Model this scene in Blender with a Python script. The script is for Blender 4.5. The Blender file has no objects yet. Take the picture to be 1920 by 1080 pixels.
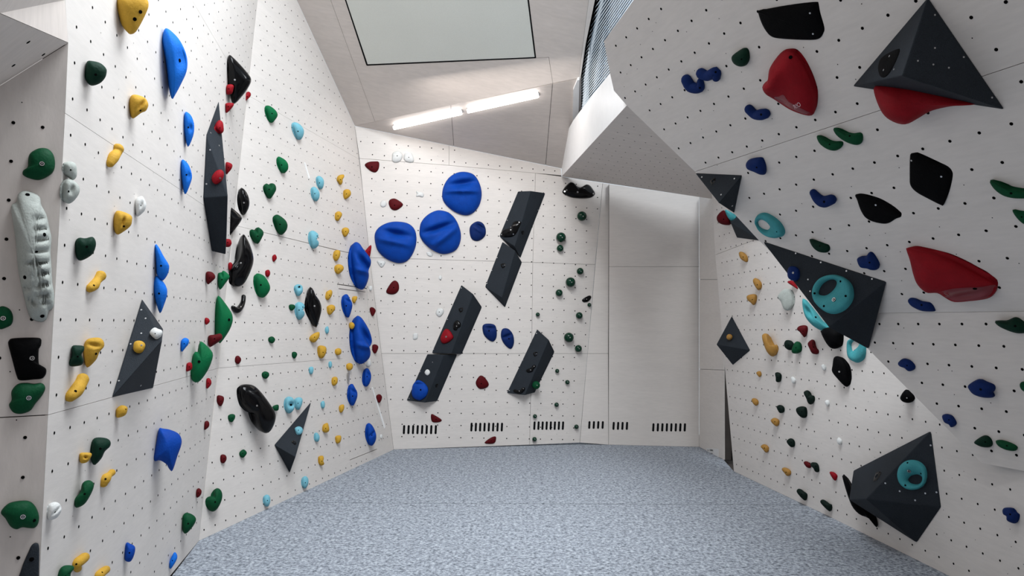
import bpy, bmesh, math, random
from mathutils import Vector, Matrix
from mathutils.bvhtree import BVHTree
random.seed(7)
scene = bpy.context.scene
COL = scene.collection
# ------------------------------------------------------------------ camera
F = 1380.0; EYE = Vector((0, 0, 1.68))
PITCH = math.atan(64 / F); ROLL = math.radians(0.26)
cam_d = bpy.data.cameras.new('camera'); cam = bpy.data.objects.new('camera', cam_d); COL.objects.link(cam)
cam_d.sensor_width = 36; cam_d.lens = F / 1920 * 36; cam_d.clip_start = .05
MROT = (Matrix.Rotation(math.pi / 2 + PITCH, 4, 'X') @ Matrix.Rotation(ROLL, 4, 'Z'))
cam.matrix_world = Matrix.Translation(EYE) @ MROT
scene.camera = cam
# ------------------------------------------------------------------ world, exposure, lights
scene.view_settings.view_transform = 'Standard'; scene.view_settings.look = 'None'
scene.view_settings.gamma = 1; scene.view_settings.exposure = -0.2
scene.view_settings.use_curve_mapping = False
W = bpy.data.worlds.new('sky'); scene.world = W; W.use_nodes = True
bg = W.node_tree.nodes['Background']; bg.inputs[0].default_value = (.84, .92, 1, 1); bg.inputs[1].default_value = 1.0
def area(name, loc, tgt, sx, sy, power, col):
    l = bpy.data.lights.new(name, 'AREA'); l.shape = 'RECTANGLE'; l.size = sx; l.size_y = sy
    l.energy = power; l.color = col
    o = bpy.data.objects.new(name, l); COL.objects.link(o); o.location = loc
    o.rotation_euler = (Vector(tgt) - Vector(loc)).to_track_quat('-Z', 'Y').to_euler(); return o
area('skylight_over_hall', (.1, 3.8, 7.0), (-.3, 5.2, 0), 2.4, 4.2, 640, (.90, .955, 1))
area('clerestory_daylight', (3.0, 6.4, 5.4), (-2.4, 6.2, 3.2), 2.6, 1.3, 200, (.92, .965, 1))
area('hall_luminaire', (-.3, 8.2, 4.55), (.3, 9.6, .8), 2.0, .25, 22, (1, .93, .87))
# ------------------------------------------------------------------ materials
def newmat(name, col, rough=.6, bump=0, bscale=60, var=0, vscale=8, spec=.5, coat=0, metal=0, stretch=None, emis=None, fine=0, fscale=300):
    m = bpy.data.materials.new(name); m.use_nodes = True; nt = m.node_tree; b = nt.nodes['Principled BSDF']
    b.inputs['Base Color'].default_value = (*col, 1); b.inputs['Roughness'].default_value = rough
    b.inputs['Specular IOR Level'].default_value = spec; b.inputs['Metallic'].default_value = metal
    b.inputs['Coat Weight'].default_value = coat; b.inputs['Coat Roughness'].default_value = .06
    if emis: b.inputs['Emission Color'].default_value = (*emis[0], 1); b.inputs['Emission Strength'].default_value = emis[1]
    tc = nt.nodes.new('ShaderNodeTexCoord'); mp = nt.nodes.new('ShaderNodeMapping')
    nt.links.new(tc.outputs['Object'], mp.inputs[0])
    if stretch: mp.inputs['Scale'].default_value = stretch
    last = None
    def noise(s, d=4):
        n = nt.nodes.new('ShaderNodeTexNoise'); n.inputs['Scale'].default_value = s; n.inputs['Detail'].default_value = d
        nt.links.new(mp.outputs[0], n.inputs['Vector']); return n
    for (v, s) in ((var, vscale), (fine, fscale)):
        if not v: continue
        n = noise(s); mr = nt.nodes.new('ShaderNodeMapRange'); mr.inputs['From Min'].default_value = .3; mr.inputs['From Max'].default_value = .7
        mr.inputs['To Min'].default_value = 1 - v; mr.inputs['To Max'].default_value = 1 + v * .6
        nt.links.new(n.outputs['Fac'], mr.inputs['Value'])
        mx = nt.nodes.new('ShaderNodeVectorMath'); mx.operation = 'SCALE'
        if last is None: mx.inputs[0].default_value = col
        else: nt.links.new(last.outputs[0], mx.inputs[0])
        nt.links.new(mr.outputs[0], mx.inputs['Scale']); last = mx
    if last: nt.links.new(last.outputs[0], b.inputs['Base Color'])
    if bump:
        n = noise(bscale, 5); bp = nt.nodes.new('ShaderNodeBump'); bp.inputs['Strength'].default_value = bump; bp.inputs['Distance'].default_value = .01
        nt.links.new(n.outputs['Fac'], bp.inputs['Height']); nt.links.new(bp.outputs[0], b.inputs['Normal'])
    return m
M = {}
M['ply'] = newmat('whitewashed_birch_plywood', (.685, .645, .612), .6, .05, 40,   .03, 1.3, fine=.04, fscale=9, stretch=(1, 1, 7))
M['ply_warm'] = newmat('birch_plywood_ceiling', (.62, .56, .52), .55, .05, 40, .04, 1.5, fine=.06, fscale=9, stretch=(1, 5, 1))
M['hatch'] = newmat('smooth_pale_board', (.66, .67, .62), .5, 0, 40, .02, 2, fine=.04, fscale=120)
M['joint'] = newmat('dark_joint', (.06, .05, .045), .9, var=.1)
M['black_frame'] = newmat('black_frame', (.004, .004, .005), .8, var=.1, spec=.08)
M['red_gloss'] = newmat('hold_red_smooth_zone', (.20, .022, .03), .3, var=.15, spec=.4)
M['hole'] = newmat('bolt_hole_dark', (.003, .003, .003), .9, var=.1, spec=.02)
M['steel'] = newmat('steel_bolt', (.55, .55, .56), .3, metal=1, var=.1)
M['volume'] = newmat('anthracite_textured_paint', (.018, .0235, .031), .72, .35, 220, .12, 5, fine=.35, fscale=260, spec=.2)
C = dict(y=(.52, .30, .035), b=(.001, .05, .33), bb=(.006, .145, .62), g=(.0, .058, .02), gg=(.0, .12, .04), r=(.24, .003, .009), rd=(.085, .0015, .004),
         m=(.0016, .0016, .002), t=(.055, .30, .33), l=(.17, .43, .52), w=(.68, .69, .68), w2=(.42, .45, .42), nb=(.002, .018, .11), gd=(.0, .022, .011), gk=(.001, .009, .006))
for k, c in C.items(): M[k] = newmat('hold_' + k, c, .66, .25, 90, .12, 14, spec=.15, fine=.12, fscale=240)
M['k'] = newmat('hold_gloss_black', (.0015, .0015, .002), .14, 0, spec=.2, coat=0, var=.1)
M['m'].node_tree.nodes['Principled BSDF'].inputs['Specular IOR Level'].default_value = .05
M['n'] = newmat('hold_gloss_green', (.0, .03, .014), .12, 0, spec=.3, coat=0, var=.1)
M['yellow_dark'] = newmat('hold_ochre', (.36, .18, .028), .66, .2, 90, .12, 14)
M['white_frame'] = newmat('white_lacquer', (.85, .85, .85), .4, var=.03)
M['lamp'] = newmat('lamp_tube', (1, 1, 1), .4, emis=((1, .97, .95), 9), var=.01)
M['slat'] = newmat('blue_grey_blind_slat', (.62, .70, .76), .5, var=.1)
M['slat_back'] = newmat('slate_blue_facade', (.13, .21, .29), .7, var=.1)
M['glare'] = newmat('glossy_white_glare', (.95, .95, .95), .15, var=.01)  # white colour stands in for glare lines on the wall
M['paper'] = newmat('white_paper', (.7, .7, .7), .6, var=.03)
M['ink'] = newmat('black_ink', (.02, .02, .02), .6, var=.03)
M['pink'] = newmat('pale_print', (.75, .55, .58), .6, var=.03)
M['dark'] = newmat('dark_alcove', (.008, .006, .006), .7, var=.2)
M['shelf'] = newmat('grey_shelf', (.3, .3, .31), .6, var=.1)
g = bpy.data.materials.new('window_glass'); g.use_nodes = True; gb = g.node_tree.nodes['Principled BSDF']
gb.inputs['Transmission Weight'].default_value = 1; gb.inputs['Roughness'].default_value = 0; gb.inputs['IOR'].default_value = 1.1
gb.inputs['Base Color'].default_value = (.9, .95, 1, 1); M['glass'] = g
def floor_mat():
    m = bpy.data.materials.new('mottled_grey_blue_mat'); m.use_nodes = True; nt = m.node_tree; b = nt.nodes['Principled BSDF']
    b.inputs['Roughness'].default_value = .9; b.inputs['Specular IOR Level'].default_value = .15
    tc = nt.nodes.new('ShaderNodeTexCoord')
    def nz(s, d, r=.6):
        n = nt.nodes.new('ShaderNodeTexNoise'); n.inputs['Scale'].default_value = s; n.inputs['Detail'].default_value = d
        n.inputs['Roughness'].default_value = r; nt.links.new(tc.outputs['Object'], n.inputs['Vector']); return n
    n1 = nz(42, 4, .7); n2 = nz(17, 3, .6); ad = nt.nodes.new('ShaderNodeMath'); ad.operation = 'ADD'
    ml = nt.nodes.new('ShaderNodeMath'); ml.operation = 'MULTIPLY'; ml.inputs[1].default_value = .35
    nt.links.new(n2.outputs['Fac'], ml.inputs[0]); nt.links.new(n1.outputs['Fac'], ad.inputs[0]); nt.links.new(ml.outputs[0], ad.inputs[1])
    cr = nt.nodes.new('ShaderNodeValToRGB'); e = cr.color_ramp.elements
    e[0].position = .52; e[0].color = (.085, .098, .118, 1); e[1].position = .80; e[1].color = (.42, .455, .50, 1)
    x = e.new(.63); x.color = (.21, .23, .265, 1); x = e.new(.71); x.color = (.295, .325, .37, 1)
    nt.links.new(ad.outputs[0], cr.inputs[0]); nt.links.new(cr.outputs[0], b.inputs['Base Color'])
    bp = nt.nodes.new('ShaderNodeBump'); bp.inputs['Strength'].default_value = .25; bp.inputs['Distance'].default_value = .01
    nt.links.new(n1.outputs['Fac'], bp.inputs['Height']); nt.links.new(bp.outputs[0], b.inputs['Normal']); return m
M['carpet'] = floor_mat()
# ------------------------------------------------------------------ helpers
def ray(px, py): return (MROT.to_3x3() @ Vector(((px - 960) / F, -(py - 540) / F, -1))).normalized()
def at_y(px, py, Y): r = ray(px, py); return EYE + r * (Y / r.y)
def on_floor(px, py): r = ray(px, py); return EYE + r * (-EYE.z / r.z)
class Plane:
    def __init__(s, p, q=None, r=None, n=None):
        s.p = p; s.n = (n if n is not None else (q - p).cross(r - p)).normalized()
        if s.n.dot(EYE - p) < 0: s.n = -s.n            # normal looks into the room
    def hit(s, px, py, h=0):
        r = ray(px, py); return EYE + r * ((s.p + s.n * h - EYE).dot(s.n) / r.dot(s.n))
    def dist(s, v): return (v - s.p).dot(s.n)
def V3(plane, q):
    if isinstance(q, Vector): return q
    return plane.hit(q[0], q[1], q[2] if len(q) > 2 else 0)
def link(name, me, mat, parent=None, smooth=False):
    o = bpy.data.objects.new(name, me); COL.objects.link(o)
    if mat is not None and not me.materials:
        me.materials.append(M[mat] if isinstance(mat, str) else mat)
    if smooth:
        for p in me.polygons: p.use_smooth = True
    if parent: o.parent = parent
    return o
def mesh_of(bm, name):
    me = bpy.data.meshes.new(name); bmesh.ops.recalc_face_normals(bm, faces=bm.faces); bm.to_mesh(me); bm.free(); return me
def slab_bm(pts, n, front, back, bm=None):
    bm = bm or bmesh.new(); a = [bm.verts.new(p + n * front) for p in pts]; b = [bm.verts.new(p + n * back) for p in pts]
    N = len(pts); bm.faces.new(a); bm.faces.new(b[::-1])
    for i in range(N): bm.faces.new((a[i], b[i], b[(i + 1) % N], a[(i + 1) % N]))
    return bm
def inset(pts, n, d):
    # move every edge of a polygon inwards by d
    N = len(pts); area2 = Vector()
    for i in range(N): area2 += pts[i].cross(pts[(i + 1) % N])
    s = 1 if area2.dot(n) > 0 else -1; out = []
    for i in range(N):
        e0 = (pts[i] - pts[i - 1]).normalized(); e1 = (pts[(i + 1) % N] - pts[i]).normalized()
        n0 = n.cross(e0) * s; n1 = n.cross(e1) * s; k = 1 + n0.dot(n1)
        out.append(pts[i] + (n0 + n1) * (d / max(k, .3)))
    return out
def structure(name, label=None):
    def deco(o): o['kind'] = 'structure'; o['label'] = label or name; return o
    return deco
def wall(name, label, plane, outline, panels=(), mat='ply', gap=.0022, thick=.012, back=.09):
    pts = [V3(plane, q) for q in outline]
    me = mesh_of(slab_bm(pts, plane.n, -thick if panels else 0, -back), name)
    o = link(name, me, 'joint' if panels else mat); o['kind'] = 'structure'; o['label'] = label; o['category'] = 'wall'
    for pn in panels:
        pm = mat
        if isinstance(pn, dict): pm = pn['mat']; pn = pn['p']
        q = inset([V3(plane, v) for v in pn], plane.n, gap / 2 if pm != 'hatch' else .004)
        link('panel', mesh_of(slab_bm(q, plane.n, 0, -thick), 'panel'), pm, o)
    return o
def inpoly(u, v, poly):
    c = False; j = len(poly) - 1
    for i in range(len(poly)):
        if (poly[i][1] > v) != (poly[j][1] > v) and u < (poly[j][0] - poly[i][0]) * (v - poly[i][1]) / (poly[j][1] - poly[i][1]) + poly[i][0]: c = not c
        j = i
    return c
def nuts(wallobj, plane, outline, O, H, nh, U, nu, r=.0085, rng=60, skip=()):
    o = plane.hit(*O); vh = (plane.hit(*H) - o) / nh; vu = (plane.hit(*U) - o) / nu
    ex = vh.normalized(); ey = plane.n.cross(ex)
    def uv(p): d = p - o; return (d.dot(ex), d.dot(ey))
    poly = [uv(V3(plane, q)) for q in outline]; bm = bmesh.new(); rg = random.Random(3)
    shr = inset([V3(plane, q) for q in outline], plane.n, .04); poly = [uv(p) for p in shr]
    for i in range(-rng, rng):
        for j in range(-rng, rng):
            p = o + vh * i + vu * j
            if not inpoly(*uv(p), poly): continue
            if (p - EYE).length > 14: continue
            vs = [bm.verts.new(p + plane.n * .0012 + ex * r * math.cos(a) + ey * r * math.sin(a)) for a in [k * math.pi / 4 for k in range(8)]]
            vb = [bm.verts.new(v.co - plane.n * .006) for v in vs]
            bm.faces.new(vs)
            for k in range(8): bm.faces.new((vs[k], vb[k], vb[(k + 1) % 8], vs[(k + 1) % 8]))
            if rg.random() < .35:       # fixing screws scattered between the bolt holes
                q = p + vh * rg.uniform(.2, .8) + vu * rg.uniform(.2, .8); s = r * .38
                if inpoly(*uv(q), poly):
                    bm.faces.new([bm.verts.new(q + plane.n * .0012 + ex * s * math.cos(a) + ey * s * math.sin(a)) for a in [k * math.pi / 3 for k in range(6)]])
    me = mesh_of(bm, 'bolt_holes'); h = link('bolt_holes', me, 'hole', wallobj); h['kind'] = 'stuff'; return h
# ------------------------------------------------------------------ planes of the room
PL = {}
c1 = on_floor(373, 1014); c2 = on_floor(738, 843)
PL['R'] = Plane(c2, on_floor(1090, 833), c2 + Vector((0, 0, 1)))
PL['C'] = Plane(c1, c2, PL['R'].hit(665, 236))
b1 = at_y(90, 778, 2.9)
PL['B'] = Plane(b1, c1, PL['C'].hit(483, 0))
PL['A'] = Plane(PL['B'].hit(118, 283), PL['B'].hit(90, 778), at_y(0, 783, 2.816))
k1 = on_floor(1141, 834); k2 = on_floor(1311, 838)
PL['R2'] = Plane(k1, k2, k1 + Vector((0, 0, 1)))
PL['M'] = Plane(PL['R'].hit(1130, 343), PL['R'].hit(1087, 830), k1)
PL['K'] = Plane(k2, on_floor(1357.6, 862.5), k2 + Vector((0, 0, 1)))
d1 = on_floor(1376, 884); d2 = on_floor(1560, 971); d3 = on_floor(1780, 1080)
def lean(a, b, t):
    h = (b - a).normalized(); n = Vector((-h.y, h.x, 0))
    if n.x > 0: n = -n
    return Plane(a, b, a + Vector((0, 0, 1)) + n * t)
PL['D1'] = lean(d1, d2, .075); PL['D2'] = lean(d2, d3, .075)
RH = Vector((.34, -.94, 0)).normalized()
PL['E3'] = Plane(at_y(1649, 607, 4.9), n=Vector((.909, .329, .257)))
ef = PL['E3'].hit(1750, 586)
PL['E2'] = Plane(ef, n=Vector((.760, .275, .588)))
def along_fold(t): return ef + RH * t
jp = PL['R'].hit(1053, 331); e198 = PL['E2'].hit(1175, 198)
PL['J'] = Plane(jp, e198, PL['K'].hit(1335, 373))
PL['I'] = Plane(jp, e198, e198 + Vector((0, 0, 1)))
PL['G2'] = Plane(PL['R'].hit(665, 236), PL['R'].hit(1052, 316), at_y(1085, 147, 8.5))
PL['G1'] = Plane(PL['G2'].hit(665, 236), PL['G2'].hit(1085, 147), PL['C'].hit(556, 0))
PL['W'] = Plane(PL['I'].p - PL['I'].n * .10, n=PL['I'].n.copy())
a160 = PL['A'].hit(0, 160); b80 = PL['B'].hit(127.7, 80); n25 = at_y(0, 25, 2.2)
PL['A2'] = Plane(a160, b80, n25)
PL['A3'] = Plane(b80, n25, at_y(0, -100, 1.75))
# ------------------------------------------------------------------ the room shell
BP = [(400, -300), (102, -300), (122, 0), (127.7, 80), (122, 213), (110, 433), (100, 600), (90, 778), (74, 1080), (64, 1390), (373, 1014), (410, 690), (438, 422), (464, 178), (483, 0), (497, -128)]
wB = wall('wall_left', 'tall white plywood climbing wall on the left, nearest the viewer', PL['B'], BP, [
    [(400, -300), (175, -300), (360, 0), (464, 178), (483, 0), (497, -128)],
    [(175, -300), (102, -300), (122, 0), (127.7, 80), (122, 212), (438, 422), (464, 178), (360, 0)],
    [(122, 212), (110, 433), (100, 600), (90, 778), (410, 690), (438, 422)],
    [(90, 778), (74, 1080), (64, 1390), (373, 1014), (410, 690)]])
nuts(wB, PL['B'], BP, (113.3, 599.3), (366.7, 602.3), 15, (143.3, 50.7), 8, r=.0066)
CP = [(497, -128), (483, 0), (464, 178), (438, 422), (410, 690), (373, 1014), (660, 881), (738, 843), (715, 663), (693, 483), (674, 299), (665, 236), (556, 0)]
wC = wall('wall_left_rear', 'long white plywood climbing wall running back to the far corner on the left', PL['C'], CP, [
    [(497, -128), (483, 0), (464, 178), (674, 299), (665, 236), (556, 0)],
    [(464, 178), (438, 422), (693, 483), (674, 299)],
    [(438, 422), (410, 690), (643, 672), (632, 532), (626, 468)],
    [(410, 690), (373, 1014), (660, 881), (656, 863), (643, 672)],
    [(626, 468), (632, 532), (688, 540), (708, 842), (656, 863), (660, 881), (738, 843), (715, 663), (693, 483)]])
nuts(wC, PL['C'], CP, (441.4, 604.5), (560.8, 606.4), 8, (446.9, 708.6), -3, r=.0072)
def access_door():
    o = link('door_1', mesh_of(slab_bm(inset([PL['C'].hit(*q) for q in [(632.6, 533), (687.6, 541.2), (707.6, 841.6), (656, 862.5)]], PL['C'].n, .003), PL['C'].n, -.001, -.02), 'door'), 'ply')
    o['kind'] = 'structure'; o['label'] = 'flush plywood access door in the left wall by the far corner'; o['category'] = 'door'
    P = PL['C']; link('top_strip', mesh_of(slab_bm([P.hit(*q) for q in [(635, 540.6), (685, 547.2), (685, 547.7), (635, 541.3)]], P.n, .003, -.005), 'top_strip'), 'joint', o)
    bm = bmesh.new(); a = P.hit(650.5, 700); b = P.hit(651.5, 716)
    bmesh.ops.create_cube(bm, size=1, matrix=Matrix.Translation((a + b) / 2 + P.n * .015) @ Matrix.Diagonal((.02, .03, .11, 1)))
    link('handle', mesh_of(bm, 'handle'), 'steel', o)
access_door()
RP = [(665, 236), (674, 297), (693, 483), (715, 663), (738, 843), (1087, 830), (1130, 343), (1053, 331), (1052, 316)]
wR = wall('wall_back', 'white plywood climbing wall at the far end of the hall', PL['R'], RP, [
    [(665, 236), (674, 297), (842, 310), (842, 272.6)],
    [(842, 272.6), (842, 310), (1053, 329), (1052, 316)],
    [(674, 297), (693, 483), (999, 492), (1004, 324.5), (842, 310)],
    [(1004, 324.5), (999, 492), (1116, 496), (1130, 343), (1053, 331)],
    [(693, 483), (715, 663), (997, 663), (999, 492)],
    [(999, 492), (997, 663), (1101.5, 663), (1116, 496)],
    [(715, 663), (738, 843), (993, 834), (997, 663)],
    [(997, 663), (993, 834), (1087, 830), (1101.5, 663)]], gap=.004)
nuts(wR, PL['R'], RP, (698.9, 267.5), (830.8, 279.7), 6, (695.6, 403), -6, r=.0082)
wM = wall('wall_back_strip', 'narrow slanted plywood strip between the two parts of the back wall', PL['M'], [(1130, 343), (1087, 830), k1, (1142, 345)],
     [[(1130, 343), (1101.5, 663), (1140.5, 663), (1142, 345)], [(1101.5, 663), (1087, 830), k1, (1140.5, 663)]], gap=.004)
w2 = wall('wall_back_right', 'plain white plywood wall without holds at the far end', PL['R2'], [(1142, 345), k1, k2, (1311, 369)],
     [[(1142, 345), (1141.6, 500), (1311, 500), (1311, 369)], [(1141.6, 500), k1, k2, (1311, 500)]], gap=.004)
wall('wall_back_return', 'plain plywood return wall beside the dark gap', PL['K'], [(1311, 369), k2, (1357.6, 862.5), (1357.2, 694), (1356, 524), (1355, 376)],
     [[(1311, 369), (1311, 524), (1356, 524), (1355, 376)], [(1311, 524), (1311, 692), (1357.2, 694), (1356, 524)], [(1311, 692), k2, (1357.6, 862.5), (1357.2, 694)]], gap=.005)
# right wall under the overhang, folded once
fd = PL['D1'].n.cross(PL['D2'].n).normalized(); fd = fd if fd.z > 0 else -fd
ftop = d2 + fd * 3.2
D1P = [d1, (1359, 690), (1345, 470), (1335, 373), (1333, 340), ftop, d2]
wD = wall('wall_right_rear', 'white plywood climbing wall on the right, far part beyond the fold', PL['D1'], D1P,
     [[(1335, 373), (1333, 340), ftop, (1544.5, 400), (1341, 478)], [d1, (1359, 690), (1341, 478), (1544.5, 400), d2]], gap=.003)
nuts(wD, PL['D1'], D1P, (1465.8, 618.3), (1395.8, 618.3), -6, (1471.9, 677.8), -2, r=.0075)
dn = d3 + (d3 - d2) * 1.6; dnt = dn + fd * 3.0
D2P = [d2, ftop, dnt, dn]
wD2 = wall('wall_right', 'white plywood climbing wall on the right, near part below the overhang', PL['D2'], D2P, [[d2, ftop, dnt, dn]], gap=.001)
nuts(wD2, PL['D2'], D2P, (1762, 796), (1665, 777), -4, (1779.3, 969.4), -4, r=.0075)
# overhang on the right
fl = along_fold(0)
tf0 = -((fl - PL['E2'].hit(1563, 587)).length); fL = along_fold(tf0); fR = along_fold(2.2)
sR = PL['E2'].hit(1303, 322) + RH * 4.2
E2P = [(1500, -420), (1290, -140), (1188, 0), (1132, 77), (1143, 135), (1151, 170), (1175, 198), (1303, 322), (1422, 450), fL, fR, sR, sR + Vector((-.9, -.35, 1.3))]
wE2 = wall('wall_right_overhang', 'steep overhanging plywood wall filling the upper right', PL['E2'], E2P, [
    [(1500, -420), (1290, -140), (1188, 0), (1132, 77), (1143, 135), (1151, 170), (1175, 198), (1303, 322), sR, PL['E2'].hit(1500, -420) + RH * 2],
    [(1303, 322), (1422, 450), fL, fR, sR]], gap=.003)
E2N = [(1290, -140), (1188, 0), (1132, 77), (1151, 170), (1175, 198), (1303, 322), (1422, 450), fL, fR, sR]
nuts(wE2, PL['E2'], E2N, (1210.7, 158.5), (1388.5, 43), 7, (1154.8, 85.6), 2, rng=45, r=.0088)
E3b = PL['E3'].hit(1840, 868); E3c = E3b + RH * 1.4
E3P = [fL, (1640, 667), E3b, E3c, fR]
wE3 = wall('wall_right_overhang_lower', 'lower less steep face of the overhanging wall on the right', PL['E3'], E3P, [E3P], gap=.001)
nuts(wE3, PL['E3'], E3P, (1721.7, 607.5), (1848.9, 607.5), 3, (1701.4, 680), -2, rng=30, r=.0088)
# beam box under the clerestory
JP = [(1053, 331), (1175, 198), PL['J'].hit(1340, 300), PL['J'].hit(1345, 374), (1335, 373)]
wJ = wall('ceiling_soffit', 'sloping plywood soffit under the window ledge', PL['J'], JP, [JP], mat='ply_warm', gap=.001, back=.05)
nuts(wJ, PL['J'], [(1060, 331), (1175, 205), (1300, 322), (1330, 370)], (1150, 260), (1190, 265), 2, (1130, 290), 3, r=.007, rng=24)
IP = [(1053, 331), (1053, 265), (1067, 240), (1074, 227), (1085, 212), (1146, 134), (1166, 108), (1172, 186), (1175, 198)]
wall('wall_ledge', 'ledge face whitened to look brightly lit under the clerestory window', PL['I'], IP, [IP], mat='white_frame', gap=.001, thick=.01, back=.12)  # strong light on the ledge is put into its white colour
# ceiling
G2P = [(665, 236), (1052, 316), (1090, 325), (1090, 146)]
wG2 = wall('ceiling_far', 'triangular sloping plywood ceiling panel carrying the lamps', PL['G2'], G2P, [
    [(665, 236), (851, 274.6), (845, 197)], [(845, 197), (851, 274.6), (1023, 310), (1036, 157.3)], [(1036, 157.3), (1023, 310), (1052, 316), (1090, 325), (1090, 146)]], mat='ply_warm', gap=.006)
G1P = [(665, 236), (556, 0), (418, -300), (1150, -300), (1104, 0), (1096, 60), (1089, 117), (1086, 146.5)]
wG1 = wall('ceiling', 'sloping plywood ceiling above the far end', PL['G1'], G1P, [
    [(665, 236), (556, 0), (418, -300), (512, -300), (620, 0), (703, 228)],
    [(703, 228), (664, 121), (620, 0), (582, -105), (612, -105), (647, 0), (687.5, 123), (1005, 109), (1029, 107.5), (1036.5, 156.5)],
    [(582, -105), (512, -300), (1150, -300), (1104, 0), (1096, 60), (1089, 117), (1086, 146.5), (1036.5, 156.5), (1029, 107.5), (1005, 109), (991, 0), (979, -105), (612, -105)],
    dict(mat='hatch', p=[(614, -100), (648.5, 0), (689, 121), (1003, 107.5), (989.5, 0), (978, -100)])], mat='ply_warm', gap=.004)
# dark reveal line round the hatch
def strip(name, plane, pts, w, mat, parent, h0=.0015):
    for a, b in zip(pts[:-1], pts[1:]):
        p, q = plane.hit(*a), plane.hit(*b); s = plane.n.cross((q - p).normalized()) * w / 2
        link(name, mesh_of(slab_bm([p + s, q + s, q - s, p - s], plane.n, h0, -.004), name), mat, parent)
strip('hatch_gap', PL['G1'], [(614, -100), (648, 0), (688, 122), (1004, 108), (990.5, 0), (978, -100)], .016, 'black_frame', wG1)
# left: far-left strip wall and the dark sloping soffit over it
BH = PL['B'].hit
AP = [BH(127.7, 80), BH(122, 213), BH(110, 433), BH(100, 600), BH(90, 778), BH(74, 1080), BH(64, 1390), (-250, 1500), (-250, 320), (0, 160)]
wA = wall('wall_far_left', 'beige plywood wall strip at the left edge of the view', PL['A'], AP, [
    [BH(127.7, 80), BH(122, 213), BH(110, 433), BH(100, 600), BH(90, 778), (0, 783), (-250, 797), (-250, 320), (0, 160)],
    [BH(90, 778), BH(74, 1080), BH(64, 1390), (-250, 1500), (-250, 797), (0, 783)]], mat='ply_warm', gap=.004)
nuts(wA, PL['A'], AP, (25, 230), (80, 238.7), 1, (7.7, 522.3), -4, rng=14, r=.0066)
w = wall('ceiling_left', 'shaded plywood soffit triangle at the upper left edge', PL['A2'], [(0, 160), (127.7, 80), (0, 25), (-200, -60), (-200, 286)], [[(0, 160), (127.7, 80), (0, 25), (-200, -60), (-200, 286)]], mat='ply_warm')
nuts(w, PL['A2'], [(0, 160), (127.7, 80), (0, 25), (-200, -60), (-200, 286)], (19, 51), (53, 79), 1, (-10, 100), 1, rng=5, r=.008)
wall('ceiling_left_upper', 'plywood slope at the top left corner', PL['A3'], [BH(127.7, 80), BH(122, 0), BH(102, -300), (-200, -300), (-200, -60), (0, 25)], [[BH(127.7, 80), BH(122, 0), BH(102, -300), (-200, -300), (-200, -60), (0, 25)]], mat='ply_warm')
# floor: padded mats
fl_ = link('floor', mesh_of(slab_bm([Vector(q) for q in [(-4, -1.5, 0), (5.5, -1.5, 0), (5.5, 11.5, 0), (-4, 11.5, 0)]], Vector((0, 0, 1)), -.05, -.15), 'floor'), 'joint')
fl_['kind'] = 'structure'; fl_['label'] = 'hall floor under the mats'
fj = on_floor(700, 943).y
def mat_piece(pts):
    bm = slab_bm(pts, Vector((0, 0, 1)), 0, -.05); return link('mat', mesh_of(bm, 'mat'), 'carpet', fl_)
ln = (c1 - b1); ln.z = 0; bl = Vector((PL['B'].hit(64, 1390).x, PL['B'].hit(64, 1390).y, 0))
def c_at(y): t = (y - c1.y) / (c2.y - c1.y); return c1.lerp(c2, t)
def d_at(y):
    if y > d2.y: return d1.lerp(d2, (y - d1.y) / (d2.y - d1.y))
    return d2.lerp(d3, (y - d2.y) / (d3.y - d2.y))
kf = on_floor(1357.6, 862.5)
g_ = .006
near = [Vector((-3, -1.2, 0)), Vector((3.6, -1.2, 0)), d_at(-1.2), d2] 
if fj > d2.y: near += [d_at(fj - g_)]
near += [c_at(fj - g_) if fj > c1.y else c1]
if fj > c1.y: near += [c1]
near += [Vector((bl.x, bl.y, 0)), Vector((-3, bl.y - .2, 0))]
near = [Vector((p.x, p.y, 0)) for p in near]; near[1:3] = [near[2]]
mat_piece(near)
far = [c_at(fj + g_), d_at(fj + g_), d1, kf + Vector((.0, .02, 0)), k2, k1, on_floor(1087, 830), c2]
far = [Vector((p.x, p.y, 0)) for p in far]; mat_piece(far)
# rest of the hall around and behind the viewer
def shell(name, lab, p, mat='ply_warm'):
    o = link(name, mesh_of(slab_bm([Vector(q) for q in p], (Vector(p[1]) - Vector(p[0])).cross(Vector(p[2]) - Vector(p[0])).normalized(), 0, -.1), name), mat); o['kind'] = 'structure'; o['label'] = lab; return o
shell('wall_front', 'wall of the hall behind the viewer', [(6, -2.6, 0), (-4.6, -2.6, 0), (-4.6, -2.6, 7.6), (6, -2.6, 7.6)])
shell('wall_outer_left', 'outer wall of the hall behind the left climbing wall', [(-4.6, -2.6, 0), (-4.6, 12, 0), (-4.6, 12, 7.6), (-4.6, -2.6, 7.6)])
shell('wall_outer_right', 'outer wall of the hall behind the right climbing wall', [(6, 12, 0), (6, -2.6, 0), (6, -2.6, 4.4), (6, 12, 4.4)])
shell('ceiling_hall', 'high hall ceiling above the viewer', [(-4.6, -2.6, 7.6), (-4.6, 12, 7.6), (3.4, 12, 7.6), (3.4, -2.6, 7.6)])
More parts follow.
